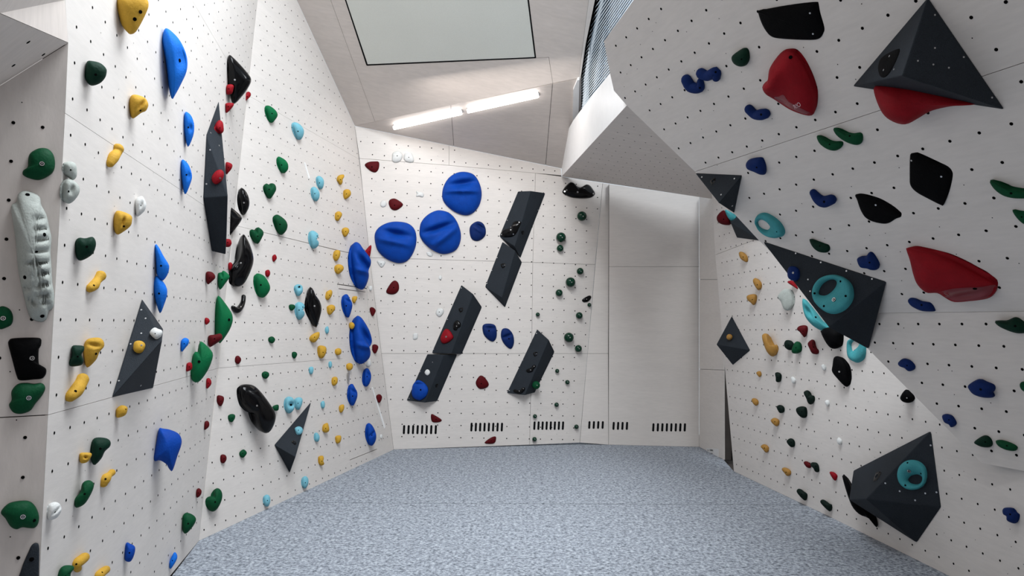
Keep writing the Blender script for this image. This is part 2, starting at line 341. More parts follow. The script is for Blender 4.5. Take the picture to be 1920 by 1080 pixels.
# dark storage alcove behind the gap
sh = bpy.data.objects.new('storage_rack', None); COL.objects.link(sh); base = kf + Vector((.86, .45, 0)); sh.location = base
sh['label'] = 'dark storage rack with shelves glimpsed through the gap in the right wall'; sh['category'] = 'shelf rack'
def boxp(name, c, s, mat, parent):
    bm = bmesh.new(); bmesh.ops.create_cube(bm, size=1, matrix=Matrix.Translation(c) @ Matrix.Diagonal((*s, 1))); o = link(name, mesh_of(bm, name), mat, parent); return o
boxp('back_board', (0, .27, .54), (1.6, .02, 1.08), 'dark', sh)
boxp('window_light_board', (0, .27, 1.75), (1.6, .02, 1.30), 'white_frame', sh)  # white colour stands in for window light beyond the gap
for z, m_ in ((.40, 'shelf'), (1.0, 'shelf'), (.05, 'dark')): boxp('shelf', (0, 0, z), (1.5, .5, .05), m_, sh)
boxp('post', (-.77, -.22, .54), (.04, .04, 1.08), 'dark', sh); boxp('post', (.72, -.22, .54), (.04, .04, 1.08), 'dark', sh)
# ------------------------------------------------------------------ clerestory window with blind
def window():
    P = PL['W']; up = Vector((0, 0, 1)); a = P.hit(1085.5, 211); e = P.hit(1146, 134); dr = (e - a).normalized()
    o = link('window_1', mesh_of(slab_bm([P.hit(*q) for q in [(1085, 213), (1088, 148), (1098, 85), (1116, 0), (1150, -150), (1154, -150), (1119, 0), (1100.6, 85), (1090.2, 148), (1086.6, 211)]], P.n, .03, -.03), 'window_frame'), 'black_frame')
    o['kind'] = 'structure'; o['label'] = 'clerestory window with blue-grey blind behind the ledge'; o['category'] = 'window'
    q0 = P.hit(1086, 211) - P.n * .03; far_ = q0 + dr * 3.2
    pts = [q0 - up * .05, far_ - up * .05, far_ + up * 1.9, P.hit(1150, -150) - P.n * .03, P.hit(1116, 0) - P.n * .03, P.hit(1098, 85) - P.n * .03]
    link('pane', mesh_of(slab_bm([p - P.n * .03 for p in pts], P.n, 0, -.012), 'pane'), 'glass', o)
    bm = bmesh.new(); z = 0; i = 0
    poly2 = [P.hit(*q) for q in [(1086, 214), (1090, 148), (1100, 85), (1118, 0), (1150, -150)]]
    while i < 62:
        b = q0 - P.n * .0 + up * (i * .03 - .04); zt = b.z
        # start of the slat on the frame line at this height
        s = b.copy()
        for u, v in zip(poly2[:-1], poly2[1:]):
            if u.z <= zt <= v.z:
                t = (zt - u.z) / (v.z - u.z); s = u.lerp(v, t) + P.n * .0
        s.z = zt; e2 = far_ + P.n * 0; e2.z = zt + (dr.z * 3.2)
        h1 = up * .006; w_ = P.n * .0
        vs = [bm.verts.new(p) for p in (s - h1 - w_, e2 - h1 - w_, e2 + h1 + w_, s + h1 + w_)]; bm.faces.new(vs)
        i += 1
    bl_ = link('blind_slats', mesh_of(bm, 'blind_slats'), 'slat', o); bl_['kind'] = 'stuff'
    link('facade', mesh_of(slab_bm([q0 - P.n * .10 - up * .2, far_ - P.n * .10 - up * .2, far_ - P.n * .10 + up * 2.2, q0 - P.n * .10 + up * 2.2], P.n, 0, -.02), 'facade'), 'slat_back', o)
    # lit jamb beside the glass
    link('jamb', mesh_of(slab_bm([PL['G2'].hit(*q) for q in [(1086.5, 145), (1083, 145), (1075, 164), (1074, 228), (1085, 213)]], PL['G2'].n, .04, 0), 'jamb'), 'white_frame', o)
    G = PL['G1']; link('jamb', mesh_of(slab_bm([G.hit(*q) for q in [(1104, 0), (1096, 60), (1089, 117), (1086, 146), (1088.5, 146), (1097.5, 85), (1115.5, 0), (1140, -150), (1127, -150)]], G.n, .0, -.15), 'jamb'), 'ply', o)
window()
# ------------------------------------------------------------------ lamps on the far ceiling
def lamp(a, b, lab):
    P = PL['G2']; p, q = P.hit(*a), P.hit(*b); u = (q - p).normalized(); s = P.n.cross(u).normalized()
    if s.z > 0: s = -s
    o = bpy.data.objects.new('tube_lamp', None); COL.objects.link(o); o.location = (p + q) / 2
    o['label'] = lab; o['category'] = 'ceiling lamp'; o['group'] = 'tube lamps on the far ceiling'
    R_ = Matrix((u, s, P.n)).transposed(); L = (q - p).length; o.rotation_euler = R_.to_euler()
    boxp('housing', (0, -.022, .022), (L, .03, .044), 'white_frame', o)
    bm = bmesh.new(); bmesh.ops.create_cone(bm, cap_ends=True, segments=16, radius1=.026, radius2=.026, depth=L, matrix=Matrix.Translation((0, .012, .045)) @ Matrix.Rotation(math.pi / 2, 4, 'Y'))
    link('diffuser', mesh_of(bm, 'diffuser'), 'lamp', o, True)
    boxp('end_cap', (L / 2 + .004, -.018, .026), (.008, .04, .05), 'shelf', o); boxp('end_cap', (-L / 2 - .004, -.018, .026), (.008, .04, .05), 'shelf', o)
lamp((738, 233), (864, 204.5), 'left one of two glowing white tube lamps on the ceiling')
lamp((876, 201.5), (1008, 172), 'right one of two glowing white tube lamps on the ceiling')
# ------------------------------------------------------------------ ventilation slots low in the back wall
def slots(plane, x0, x1, n, ya, yb, w, wallobj):
    for i in range(n):
        x = x0 + (x1 - x0) * i / (n - 1); a = plane.hit(x + .4, ya); b = plane.hit(x - .4, yb); up = (a - b); L = up.length; up.normalize()
        s = plane.n.cross(up).normalized(); r = w / 2; pts = []
        for k in range(7): t = math.pi * k / 6; pts.append(a - up * r + s * r * math.cos(t) + up * r * math.sin(t))
        for k in range(7): t = math.pi + math.pi * k / 6; pts.append(b + up * r + s * r * math.cos(t) + up * r * math.sin(t))
        link('vent_slot', mesh_of(slab_bm(pts, plane.n, .002, -.01), 'vent_slot'), 'black_frame', wallobj)
slots(PL['R'], 757.5, 817, 8, 797, 814, .028, wR)
slots(PL['R'], 884, 941, 8, 792.5, 809, .028, wR)
slots(PL['R'], 1002, 1055.5, 8, 790, 806, .028, wR)
slots(PL['M'], 1105, 1130, 4, 789.5, 804, .028, wM)
slots(PL['R2'], 1150.5, 1175.5, 4, 791, 806, .028, w2)
slots(PL['R2'], 1225, 1284, 8, 793.5, 809, .028, w2)
# paper sign low on the return wall
def sign():
    P = PL['K']; c = [(1325, 840), (1347, 842.5), (1347.5, 858), (1325.5, 849)]
    o = link('paper_sign', mesh_of(slab_bm([P.hit(*q) for q in [(1325, 840), (1347.5, 842), (1347.5, 862), (1325, 858)]], P.n, .004, 0), 'sign'), 'paper')
    o['label'] = 'small white printed sign low on the plain wall by the gap'; o['category'] = 'sign'
    a = P.hit(1331, 845.5); b = P.hit(1345, 847); u = (b - a).normalized()
    cu = bpy.data.curves.new('lettering', 'FONT'); cu.body = 'CLIMBING'; cu.size = .032; cu.extrude = .0005
    t = bpy.data.objects.new('lettering', cu); COL.objects.link(t); t.data.materials.append(M['ink'])
    Rm = Matrix((u, P.n.cross(u), P.n)).transposed().to_4x4(); t.matrix_world = Matrix.Translation(a + P.n * .005) @ Rm
    dg = bpy.context.evaluated_depsgraph_get(); me = bpy.data.meshes.new_from_object(t.evaluated_get(dg)); mw = t.matrix_world.copy()
    bpy.data.objects.remove(t); me.transform(mw); link('lettering', me, 'ink', o)
    bm = bmesh.new(); bmesh.ops.create_circle(bm, cap_ends=True, segments=14, radius=.012, matrix=Matrix.Translation(P.hit(1328.3, 844.3) + P.n * .006) @ Rm); link('logo_dot', mesh_of(bm, 'logo'), 'ink', o)
    for k, w_ in enumerate((.10, .08, .11)):
        p = P.hit(1332, 850 + k * 3) + P.n * .0045; up = P.n.cross(u)
        link('text_line', mesh_of(slab_bm([p, p + u * w_, p + u * w_ + up * .006, p + up * .006], P.n, .001, 0), 'text_line'), 'ink', o)
sign()
# two thin white strips that paint glare onto the left wall
for (a, b, w_, lab) in (((570.5, 304.5), (579.5, 334), .032, 'thin painted glare strip high on the left wall by the pale blue holds'), ((697.5, 727), (721, 802), .045, 'long thin painted white glare strip beside the access door')):
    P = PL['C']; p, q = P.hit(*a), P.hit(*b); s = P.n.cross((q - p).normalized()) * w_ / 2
    o = link('glare_strip', mesh_of(slab_bm([p + s * .5, q + s, q - s, p - s * .5], P.n, .006, 0), 'glare'), 'glare'); o['label'] = lab; o['category'] = 'glare'
# ------------------------------------------------------------------ builders for volumes and holds
CROP = dict(c1=(0, 0, 3), c2=(0, 300, 3), c3=(0, 560, 3), c4=(0, 780, 3.6), c5=(340, 80, 3.6), c6=(340, 330, 3.6), c7=(340, 580, 3.6), c8=(340, 780, 3.6),
            d2=(660, 240, 3.6), d3=(660, 500, 3), d4=(900, 320, 3.6), d5=(900, 560, 3.6), d7=(1040, 0, 2.7), d8=(1380, 0, 3.374),
            e1=(1280, 280, 3.375), e2=(1560, 220, 3.6), e3=(1340, 420, 3.6), e4=(1340, 580, 3.6), e5=(1340, 780, 3.6), e6=(1560, 500, 3.6), e7=(1560, 740, 3.178),
            f4=(760, 520, 4.156), f5=(900, 340, 4.157), g6=(940, 600, 6.75), h7=(1480, 480, 5.4), px=(0, 0, 1))
def P2(crop, s):
    x0, y0, k = CROP[crop]; out = []
    for t in s.split():
        a = t.split(','); out.append((x0 + float(a[0]) / k, y0 + float(a[1]) / k) + ((float(a[2]) / k,) if len(a) > 2 else ()))
    return out
def smooth_loop(pts, N, ang=False):
    n = len(pts); dense = []
    for i in range(n):
        p0, p1, p2, p3 = (pts[(i + j - 1) % n] for j in range(4))
        for q in range(12):
            t = q / 12
            if ang:
                dense.append((p1[0] + (p2[0] - p1[0]) * t, p1[1] + (p2[1] - p1[1]) * t)); continue
            dense.append(tuple(.5 * (2 * p1[a] + (p2[a] - p0[a]) * t + (2 * p0[a] - 5 * p1[a] + 4 * p2[a] - p3[a]) * t * t + (3 * p1[a] - p0[a] - 3 * p2[a] + p3[a]) * t ** 3) for a in (0, 1)))
    L = [0]
    for i in range(len(dense)): a, b = dense[i], dense[(i + 1) % len(dense)]; L.append(L[-1] + math.hypot(b[0] - a[0], b[1] - a[1]))
    out = []; j = 0
    for i in range(N):
        s = L[-1] * i / N
        while L[j + 1] < s: j += 1
        t = (s - L[j]) / max(L[j + 1] - L[j], 1e-9); a, b = dense[j], dense[(j + 1) % len(dense)]
        out.append((a[0] + (b[0] - a[0]) * t, a[1] + (b[1] - a[1]) * t))
    return out
def poly_area(p):
    return abs(sum(p[i][0] * p[(i + 1) % len(p)][1] - p[(i + 1) % len(p)][0] * p[i][1] for i in range(len(p)))) / 2
def centroid(p):
    A = cx = cy = 0
    for i in range(len(p)):
        a, b = p[i], p[(i + 1) % len(p)]; c = a[0] * b[1] - b[0] * a[1]; A += c; cx += (a[0] + b[0]) * c; cy += (a[1] + b[1]) * c
    return (cx / (3 * A), cy / (3 * A))
def edge_point(A, B, t): return (A[0] + (B[0] - A[0]) * t, A[1] + (B[1] - A[1]) * t)
THINGS = []; VOBJ = {}
def vface(key, pxy):
    o = VOBJ[key]; bv = BVHTree.FromPolygons([v.co + o.location for v in o.data.vertices], [tuple(p.vertices) for p in o.data.polygons])
    loc, nr_, _, _ = bv.ray_cast(EYE, ray(*pxy))
    if loc is None: print('miss', key, pxy); return Plane(VOL[key][0], VOL[key][1], VOL[key][2])
    return Plane(loc, n=nr_.copy())
WALLNAME = dict(A='far-left wall', B='left wall', C='rear left wall', R='back wall', D1='right wall', D2='right wall', E2='overhang', E3='overhang')
KMIX = dict(A=.15, B=.85, C=.55, R=0.0, D1=.55, D2=.5, E2=.25, E3=.3)
CNAME = dict(gk='dark green', yellow_dark='ochre', y='yellow', b='blue', bb='bright blue', g='dark green', gg='green', r='red', rd='dark red', m='matt black', t='teal', l='pale blue', w='white', w2='pale grey', k='glossy black', n='glossy dark green', nb='dark blue', gd='dark green', volume='dark grey')
def finish(bm, name, mat, origin, parent=None, smooth=True):
    bmesh.ops.recalc_face_normals(bm, faces=bm.faces)
    for v in bm.verts: v.co -= origin
    me = bpy.data.meshes.new(name); bm.to_mesh(me); bm.free()
    o = link(name, me, mat, parent, smooth); o.location = origin; return o
def add_bolt(o, pxy, rad, kind='hole', parent=None):
    me = o.data; bv = BVHTree.FromPolygons([v.co + o.location for v in me.vertices], [tuple(p.vertices) for p in me.polygons])
    d = ray(*pxy); loc, nrm, idx, dist = bv.ray_cast(EYE, d)
    if loc is None: return
    if nrm.dot(d) > 0: nrm = -nrm
    r = rad * (loc - EYE).length / F; q = nrm.to_track_quat('Z', 'Y').to_matrix().to_4x4(); bm = bmesh.new()
    T = Matrix.Translation(loc + nrm * r * .12) @ q
    bmesh.ops.create_cone(bm, cap_ends=True, segments=12, radius1=r, radius2=r * .9, depth=r * .3, matrix=T)
    nf = len(bm.faces)
    if kind == 'bolt':
        bmesh.ops.create_cone(bm, cap_ends=True, segments=10, radius1=r * .62, radius2=r * .55, depth=r * .3, matrix=T @ Matrix.Translation((0, 0, r * .18)))
        bmesh.ops.create_cone(bm, cap_ends=True, segments=6, radius1=r * .28, radius2=r * .28, depth=r * .1, matrix=T @ Matrix.Translation((0, 0, r * .33)))
    bm.faces.ensure_lookup_table()
    for i, f in enumerate(bm.faces): f.material_index = 0 if (kind != 'steel' and (i < nf or i >= nf + 12)) else 1
    for v in bm.verts: v.co -= o.location
    m2 = bpy.data.meshes.new('bolt'); bm.to_mesh(m2); bm.free(); m2.materials.append(M['hole']); m2.materials.append(M['steel'])
    b = bpy.data.objects.new('bolt' if kind != 'hole' else 'bolt_hole', m2); COL.objects.link(b); b.parent = o
def register(o, name, mat, wallk, px, area, label, cat, shape='hold'):
    o['category'] = cat; THINGS.append(dict(o=o, mat=mat, wall=wallk, px=px, area=area, label=label, shape=shape))
def hold(crop, mat, wallk, pts, label=None, t=.75, k=None, f=(), bolt=None, plane=None, ang=False, N=None, shape='hold', bt=None, holes=(), on=None, pw=.55, rb=None):
    px = [(p[0], p[1]) for p in P2(crop, pts)]; A = poly_area(px)
    P = vface(wallk, centroid(px)) if wallk in VOBJ else PL[wallk]; k = KMIX.get(wallk, 0) if k is None else k
    big = A > 2200; N = N or (72 if big else (36 if A > 500 else 26)); nr = 16 if (big and f) else (11 if f else (9 if big else 6))
    loop = smooth_loop(px, N, ang); c = centroid(loop); n = P.n
    c0 = P.hit(*c); v = (EYE - c0).normalized(); m = (n * (1 - k) + v * k).normalized()
    Q = Plane(c0, n=m); s = 1.0
    if k > .02:
        for q in loop: s = min(s, (P.hit(*q) - EYE).length / (Q.hit(*q) - EYE).length)
        Q = Plane(EYE + (c0 - EYE) * s, n=m)
    Cc = Q.hit(*c); base = [Q.hit(*q) for q in loop]
    R = math.sqrt(A / math.pi) * (Cc - EYE).length / F; th = t * R
    Ld = (m + v * 1.2).normalized(); bm = bmesh.new(); rings = []
    def feat(x, y):
        a = 0
        for (fx, fy, sx, sy, an, am) in F2:
            dx, dy = x - fx, y - fy; ca, sa = math.cos(an), math.sin(an); u, w = dx * ca + dy * sa, -dx * sa + dy * ca
            a += am * math.exp(-(u / sx) ** 2 - (w / sy) ** 2)
        return a * 1.35
    x0, y0, kk = CROP[crop]; F2 = [(x0 + a / kk, y0 + b / kk, sx / kk, sy / kk, math.radians(an), am) for a, b, sx, sy, an, am in f]
    for j in range(nr):
        rho = 1 - (j / nr) ** 1.35; ring = []
        for i in range(N):
            qx, qy = c[0] + (loop[i][0] - c[0]) * rho, c[1] + (loop[i][1] - c[1]) * rho
            h = (1 - rho ** 2.4) ** pw; h = h + feat(qx, qy) * min(1, (1 - rho) * 5)
            ring.append(bm.verts.new(Cc + (base[i] - Cc) * rho + Ld * th * max(h, .02 if rho < 1 else 0)))
        rings.append(ring)
    top = bm.verts.new(Cc + Ld * th * (1 + feat(*c)))
    for j in range(nr - 1):
        for i in range(N): bm.faces.new((rings[j][i], rings[j][(i + 1) % N], rings[j + 1][(i + 1) % N], rings[j + 1][i]))
    for i in range(N): bm.faces.new((rings[-1][i], rings[-1][(i + 1) % N], top))
    tb = R * (bt if bt is not None else (1.1 if k > .4 else .6)); prev = rings[0]
    if k > .02:
        for rho in (.93, .7, .4):
            ring = []
            for i in range(N):
                q = Cc + (base[i] - Cc) * rho - m * tb * (1 - rho ** 2.4) ** .55
                d = P.dist(q)
                if d < .0005:
                    dr = (q - EYE).normalized(); q = EYE + dr * ((P.p + n * .0005 - EYE).dot(n) / dr.dot(n))
                ring.append(bm.verts.new(q))
            for i in range(N): bm.faces.new((prev[i], prev[(i + 1) % N], ring[(i + 1) % N], ring[i]))
            prev = ring
    bm.faces.new(prev)
    name = {'ball': 'ball_hold'}.get(shape, 'climbing_hold'); o = finish(bm, name, mat, P.hit(*c) * .3 + Cc * .7)
    if rb is None: rb = max(.9, min(3.2, math.sqrt(A) * .055))
    if bolt != 0:
        pos = P2(crop, bolt)[0][:2] if bolt else (c[0] + random.uniform(-.1, .1) * math.sqrt(A), c[1] + random.uniform(-.08, .12) * math.sqrt(A))
        if A > 120: add_bolt(o, pos, (min(rb, 1.7) if mat in ('m', 'k') and 'M' not in str(on) else rb) * (1.5 if bolt and 'M' in str(on) else 1), 'bolt' if (bolt and 'M' in str(on)) else ('steel' if mat in ('m', 'k') else 'hole'))
    for hq in holes: add_bolt(o, P2(crop, hq)[0][:2], min(rb, 1.7) if mat in ('m', 'k') else rb, 'steel' if mat in ('m', 'k') else 'hole')
    register(o, name, mat, wallk, c, A, label, 'climbing hold', shape); return o
def lobes(crop, mat, wallk, pts, label=None, plane=None, lift=.55, bolt=1, shape='two-lobed hold'):
    # a hold made of rounded lobes along a bent centre line: x,y,radius
    P = plane or PL[wallk]; sp = P2(crop, pts); cen = []
    n = len(sp); pth = []
    for i in range(n - 1):
        p0, p1, p2, p3 = sp[max(i - 1, 0)], sp[i], sp[i + 1], sp[min(i + 2, n - 1)]
        for q in range(5):
            t = q / 5; pth.append(tuple(.5 * (2 * p1[a] + (p2[a] - p0[a]) * t + (2 * p0[a] - 5 * p1[a] + 4 * p2[a] - p3[a]) * t * t + (3 * p1[a] - p0[a] - 3 * p2[a] + p3[a]) * t ** 3) for a in (0, 1, 2)))
    pth.append(sp[-1]); C3 = []
    for (x, y, r) in pth:
        h0 = P.hit(x, y); r3 = r * (h0 - EYE).length / F; C3.append((P.hit(x, y, r3 * lift), r3))
    S = 14; bm = bmesh.new(); rings = []
    def ring(c, t, r, up):
        a = t.cross(up).normalized(); b = a.cross(t).normalized()
        return [bm.verts.new(c + (a * math.cos(2 * math.pi * i / S) + b * math.sin(2 * math.pi * i / S)) * r) for i in range(S)]
    t0 = (C3[1][0] - C3[0][0]).normalized(); t1 = (C3[-1][0] - C3[-2][0]).normalized()
    st = bm.verts.new(C3[0][0] - t0 * C3[0][1])
    for q in (.35, .7, .95): rings.append(ring(C3[0][0] - t0 * C3[0][1] * math.sqrt(1 - q * q), t0, C3[0][1] * q, P.n))
    for i in range(len(C3)):
        t = (C3[min(i + 1, len(C3) - 1)][0] - C3[max(i - 1, 0)][0]).normalized(); rings.append(ring(C3[i][0], t, C3[i][1], P.n))
    for q in (.95, .7, .35): rings.append(ring(C3[-1][0] + t1 * C3[-1][1] * math.sqrt(1 - q * q), t1, C3[-1][1] * q, P.n))
    en = bm.verts.new(C3[-1][0] + t1 * C3[-1][1])
    for a, b in zip(rings[:-1], rings[1:]):
        for i in range(S): bm.faces.new((a[i], a[(i + 1) % S], b[(i + 1) % S], b[i]))
    for i in range(S): bm.faces.new((st, rings[0][i], rings[0][(i + 1) % S])); bm.faces.new((en, rings[-1][i], rings[-1][(i + 1) % S]))
    c = (sum(p[0] for p in sp) / n, sum(p[1] for p in sp) / n); A = sum(math.pi * p[2] ** 2 for p in sp) * .8
    o = finish(bm, 'climbing_hold', mat, P.hit(*c))
    if bolt and A > 120: add_bolt(o, (sp[n // 2][0], sp[n // 2][1]), max(.9, sp[n // 2][2] * .22), 'hole' if mat not in ('m', 'k') else 'steel')
    register(o, 'climbing_hold', mat, wallk, c, A, label, 'climbing hold', shape); return o
def donut(crop, mat, wallk, outer, inner, label=None, plane=None, t=.5, bolt=None, holes=(), pk=.75, back='hole'):
    po = smooth_loop(P2(crop, outer), 56); pi_ = smooth_loop(P2(crop, inner), 56); ci = centroid(pi_); co = centroid(po); P = vface(wallk, co) if wallk in VOBJ else PL[wallk]
    def sort(L, c): return sorted(L, key=lambda q: math.atan2(q[1] - c[1], q[0] - c[0]))
    po = sort(po, ci); pi_ = sort(pi_, ci); A = poly_area(po); c0 = P.hit(*co); v = (EYE - c0).normalized(); R = math.sqrt(A / math.pi) * (c0 - EYE).length / F; Ld = (P.n + v).normalized()
    bm = bmesh.new(); rings = []; K = 9
    for j in range(K + 1):
        s = j / K; ring = []
        h = math.sin(math.pi * s ** pk) ** .6 if 0 < s < 1 else 0
        for i in range(56):
            w = math.hypot(po[i][0] - pi_[i][0], po[i][1] - pi_[i][1]) / math.sqrt(A / math.pi)
            q = edge_point(po[i], pi_[i], s); ring.append(bm.verts.new(P.hit(*q) + Ld * R * t * h * min(1, .45 + .55 * w)))
        rings.append(ring)
    for a, b in zip(rings[:-1], rings[1:]):
        for i in range(56): bm.faces.new((a[i], a[(i + 1) % 56], b[(i + 1) % 56], b[i]))
    if back: pass
    o = finish(bm, 'climbing_hold', mat, c0)
    if bolt: add_bolt(o, P2(crop, bolt)[0][:2], max(1.6, math.sqrt(A) * .06), 'bolt')
    for q in holes: add_bolt(o, P2(crop, q)[0][:2], max(1, math.sqrt(A) * .03))
    register(o, 'climbing_hold', mat, wallk, co, A, label, 'climbing hold', 'ring hold'); return o
def ball(crop, wallk, x, y, r, mat='n', label=None, plane=None):
    x0, y0, k = CROP[crop]; px = (x0 + x / k, y0 + y / k); P = vface(wallk, px) if wallk in VOBJ else PL[wallk]; h0 = P.hit(*px); r3 = r / k * (h0 - EYE).length / F
    bm = bmesh.new(); c = P.hit(px[0], px[1], r3 * .72); bmesh.ops.create_uvsphere(bm, u_segments=24, v_segments=16, radius=r3, matrix=Matrix.Translation(c))
    for v in bm.verts:
        d = P.dist(v.co)
        if d < 0: v.co -= P.n * d
    o = finish(bm, 'ball_hold', mat, h0); add_bolt(o, (px[0] + r / k * .25, px[1] + r / k * .02), max(.7, r / k * .13), 'steel')
    register(o, 'ball_hold', mat, wallk, px, math.pi * (r / k) ** 2, label, 'climbing hold', 'ball'); return o
VOL = {}
def volume(key, wallk, pts, label, crop='px', screws='', extra=None, mark=None):
    # pts: x,y,h triples; convex hull of base points on the wall (h=0) and raised points
    x0, y0, k = CROP[crop]; P = PL[wallk]; vs = []; bm = bmesh.new(); px = []
    for t in pts.split():
        a = [float(q) for q in t.split(',')]; p = (x0 + a[0] / k, y0 + a[1] / k); px.append(p); h = a[2] if len(a) > 2 else 0; vs.append(PL['E3'].hit(p[0], p[1]) if h == -1 else P.hit(p[0], p[1], h if h else .001))
    VOL[key] = vs; cen = sum(vs, Vector()) / len(vs)
    for v in vs: bm.verts.new(v)
    r = bmesh.ops.convex_hull(bm, input=bm.verts)
    bmesh.ops.delete(bm, geom=[g_ for g_ in r['geom_interior'] if isinstance(g_, bmesh.types.BMVert)], context='VERTS')
    bmesh.ops.dissolve_limit(bm, angle_limit=math.radians(2), verts=bm.verts, edges=bm.edges)
    bmesh.ops.bevel(bm, geom=list(bm.edges), offset=.007, segments=2, affect='EDGES', profile=.6)
    o = finish(bm, 'climbing_volume', 'volume', cen, smooth=False); VOBJ[key] = o
    for q in screws.split(): a = q.split(','); add_bolt(o, (x0 + float(a[0]) / k, y0 + float(a[1]) / k), .95 if wallk in 'RC' else 1.5, 'steel')
    if mark:
        mx, my, mr = mark; pm = (x0 + mx / k, y0 + my / k); bv = BVHTree.FromPolygons([v.co + o.location for v in o.data.vertices], [tuple(p.vertices) for p in o.data.polygons])
        loc, nr_, _, _ = bv.ray_cast(EYE, ray(*pm))
        if loc is not None:
            if nr_.dot(ray(*pm)) > 0: nr_ = -nr_
            rr = mr / k * (loc - EYE).length / F; Mx = Matrix.Translation(loc + nr_ * .002) @ nr_.to_track_quat('Z', 'Y').to_matrix().to_4x4(); b2 = bmesh.new(); ra = []; rb_ = []; rc = []
            for i in range(7):
                an = 2 * math.pi * i / 7; q = 1 + .25 * (i % 2)
                ra.append(b2.verts.new(Mx @ Vector((math.cos(an) * rr * q, math.sin(an) * rr * q, 0)))); rb_.append(b2.verts.new(Mx @ Vector((math.cos(an) * rr * .5, math.sin(an) * rr * .45, .004)))); 
            for i in range(7): b2.faces.new((ra[i], ra[(i + 1) % 7], rb_[(i + 1) % 7], rb_[i]))
            for v in b2.verts: v.co -= o.location
            me = bpy.data.meshes.new('maker_mark'); b2.to_mesh(me); b2.free(); link('maker_mark', me, 'k', o)
    cpx = (sum(p[0] for p in px) / len(px), sum(p[1] for p in px) / len(px))
    register(o, 'climbing_volume', 'volume', wallk, cpx, 5000, label, 'climbing volume', 'volume'); return o
def face(key, a, b, c): v = VOL[key]; p = Plane(v[a], v[b], v[c]); p.p = p.p + p.n * .001; return p
# ------------------------------------------------------------------ volumes
volume('V1', 'B', '410,189 387,252 381,371 397,471 424,340 425,440 423,309,.12 427,368,.17 423,477,.10', 'tall upright dark grey volume high on the left wall', screws='394,281 395,249 411,273 387,345')
volume('V2', 'B', '266,560 306,617 209,746 287,728 304,638,.16', 'dark grey kite-shaped volume on the left wall above the panel joint', screws='265,581 273,597 265,625 245,645 223,714 264,723')
volume('V3', 'C', '584,752 514,834 543,887 554,857,.15', 'dark grey wedge volume pointing up to the right, low on rear left wall', mark=(551.5, 830, 4.5))
volume('V5', 'R', '971,359 1023,362 976,484 936,443 995,358,.12 965,462,.11', 'topmost dark grey bar volume on the back wall', mark=(980, 436, 3.5), screws='951,413 1009,394 990,448')
volume('V6', 'R', '942,453 979,492 947,577 909,538 966,470,.09 941,558,.10', 'dark grey bar volume hanging just below the topmost bar', mark=(943.5, 498, 4.5), screws='932,483 922,507 913,531')
volume('V7', 'R', '865,534 904,576 866,664 809,662 887,551,.11 846,663,.12', 'dark grey bar volume in the middle of the back wall, holding a red hold', mark=(864.5, 581, 4.5), screws='865,540 839,599 813,655')
volume('V8', 'R', '801,664 858,664 820,752 762,751 832,666,.11 797,755,.12', 'lowest left dark grey bar volume on the back wall, holding a blue dome', mark=(819, 723, 3.5), screws='788,697 811,679 767,747')
volume('V9', 'R', '1007,617 1040,660 1003,736 950,737 1029,637,.11 984,741,.12', 'dark grey bar volume standing alone at the right of the back wall', mark=(1004, 664, 4.2), screws='1006,625 980,675 955,732')
volume('V10', 'E2', '1303,324 1392,328 1377,400 1362,345 1348,381,.17', 'dark grey pyramid volume at the top corner of the overhang edge', mark=(1337, 340, 6), screws='1316,332 1377,335 1373,386 1352,365')
volume('V11', 'D1', '1364,402 1382,446 1428,452 1412,392 1370,418,.10', 'black angular volume tucked under the overhang edge')
volume('V12', 'E2', '1428,451 1663,528 1629,655,-1 1570,575 1554,614,.27', 'big dark grey kite volume with a teal ring on the overhang edge', screws='1492,475 1539,492 1587,508 1635,523 1515,524 1519,546')
volume('V13', 'E2', '1740,-6 1598,162 1885,206 1691,142,.30', 'giant dark grey pyramid volume at the top right', screws='1717,19 1753,28 1753,90 1721,114 1750,121 1779,127 1807,107 1661,85 1613,143 1676,130 1860,183')
volume('V14', 'D2', '1746,807 1765,951 1719,1018 1600,882,.10 1592,937,.20 1624,936,.28', 'faceted dark grey boulder volume with teal ring, low on the right wall', screws='1745,835 1756,923 1660,906 1687,921 1716,938 1735,925 1650,1000', mark=(1645, 893, 9))
volume('V15', 'D1', '1372,592 1407,657 1374,685 1343,646,.18', 'dark grey diamond volume with an ochre knob by the gap')
# ------------------------------------------------------------------ left walls
H = hold
H('c1', 'y', 'B', '662,-10 664,60 685,140 720,185 738,193 765,178 800,120 828,60 836,30 830,0 800,-30 700,-30', 'big yellow rounded hold cut by the top edge on the left wall', bolt='790,67', holes=['758,108'], t=.6)
H('c1', 'bb', 'B', '932,158 990,200 1030,260 1053,330 1050,400 1020,470 985,535 967,558 955,500 940,380 925,290 914,220', 'large bright blue curved fin hold near the top of the left wall', f=[(1020, 330, 30, 60, 0, -.35)], bolt='1010,340')
H('c1', 'gd', 'B', '490,345 520,343 565,355 597,385 600,410 590,440 560,470 512,482 482,450 478,420 482,380', 'dark green rounded hold below the topmost yellow hold, by the corner', bolt='538,420')
H('c1', 'y', 'B', '740,536 770,533 815,550 833,580 833,600 820,625 795,635 748,667 733,640 728,600 730,560', 'yellow heart-shaped hold, second yellow from the top of left wall', f=[(795, 585, 10, 34, 40, -.4)], bolt='790,622')
lobes('c1', 'y', 'B', '664,838,26 655,862,22 635,888,26 618,918,20', 'yellow two-lobed hold, third yellow from the top of left wall', bolt=0)
H('c1', 'bb', 'B', '1045,628 1075,650 1092,700 1088,760 1060,826 1048,800 1038,740 1036,660', 'bright blue teardrop fin left of the tall grey volume, upper one', f=[(1070, 720, 12, 20, 0, -.3)])
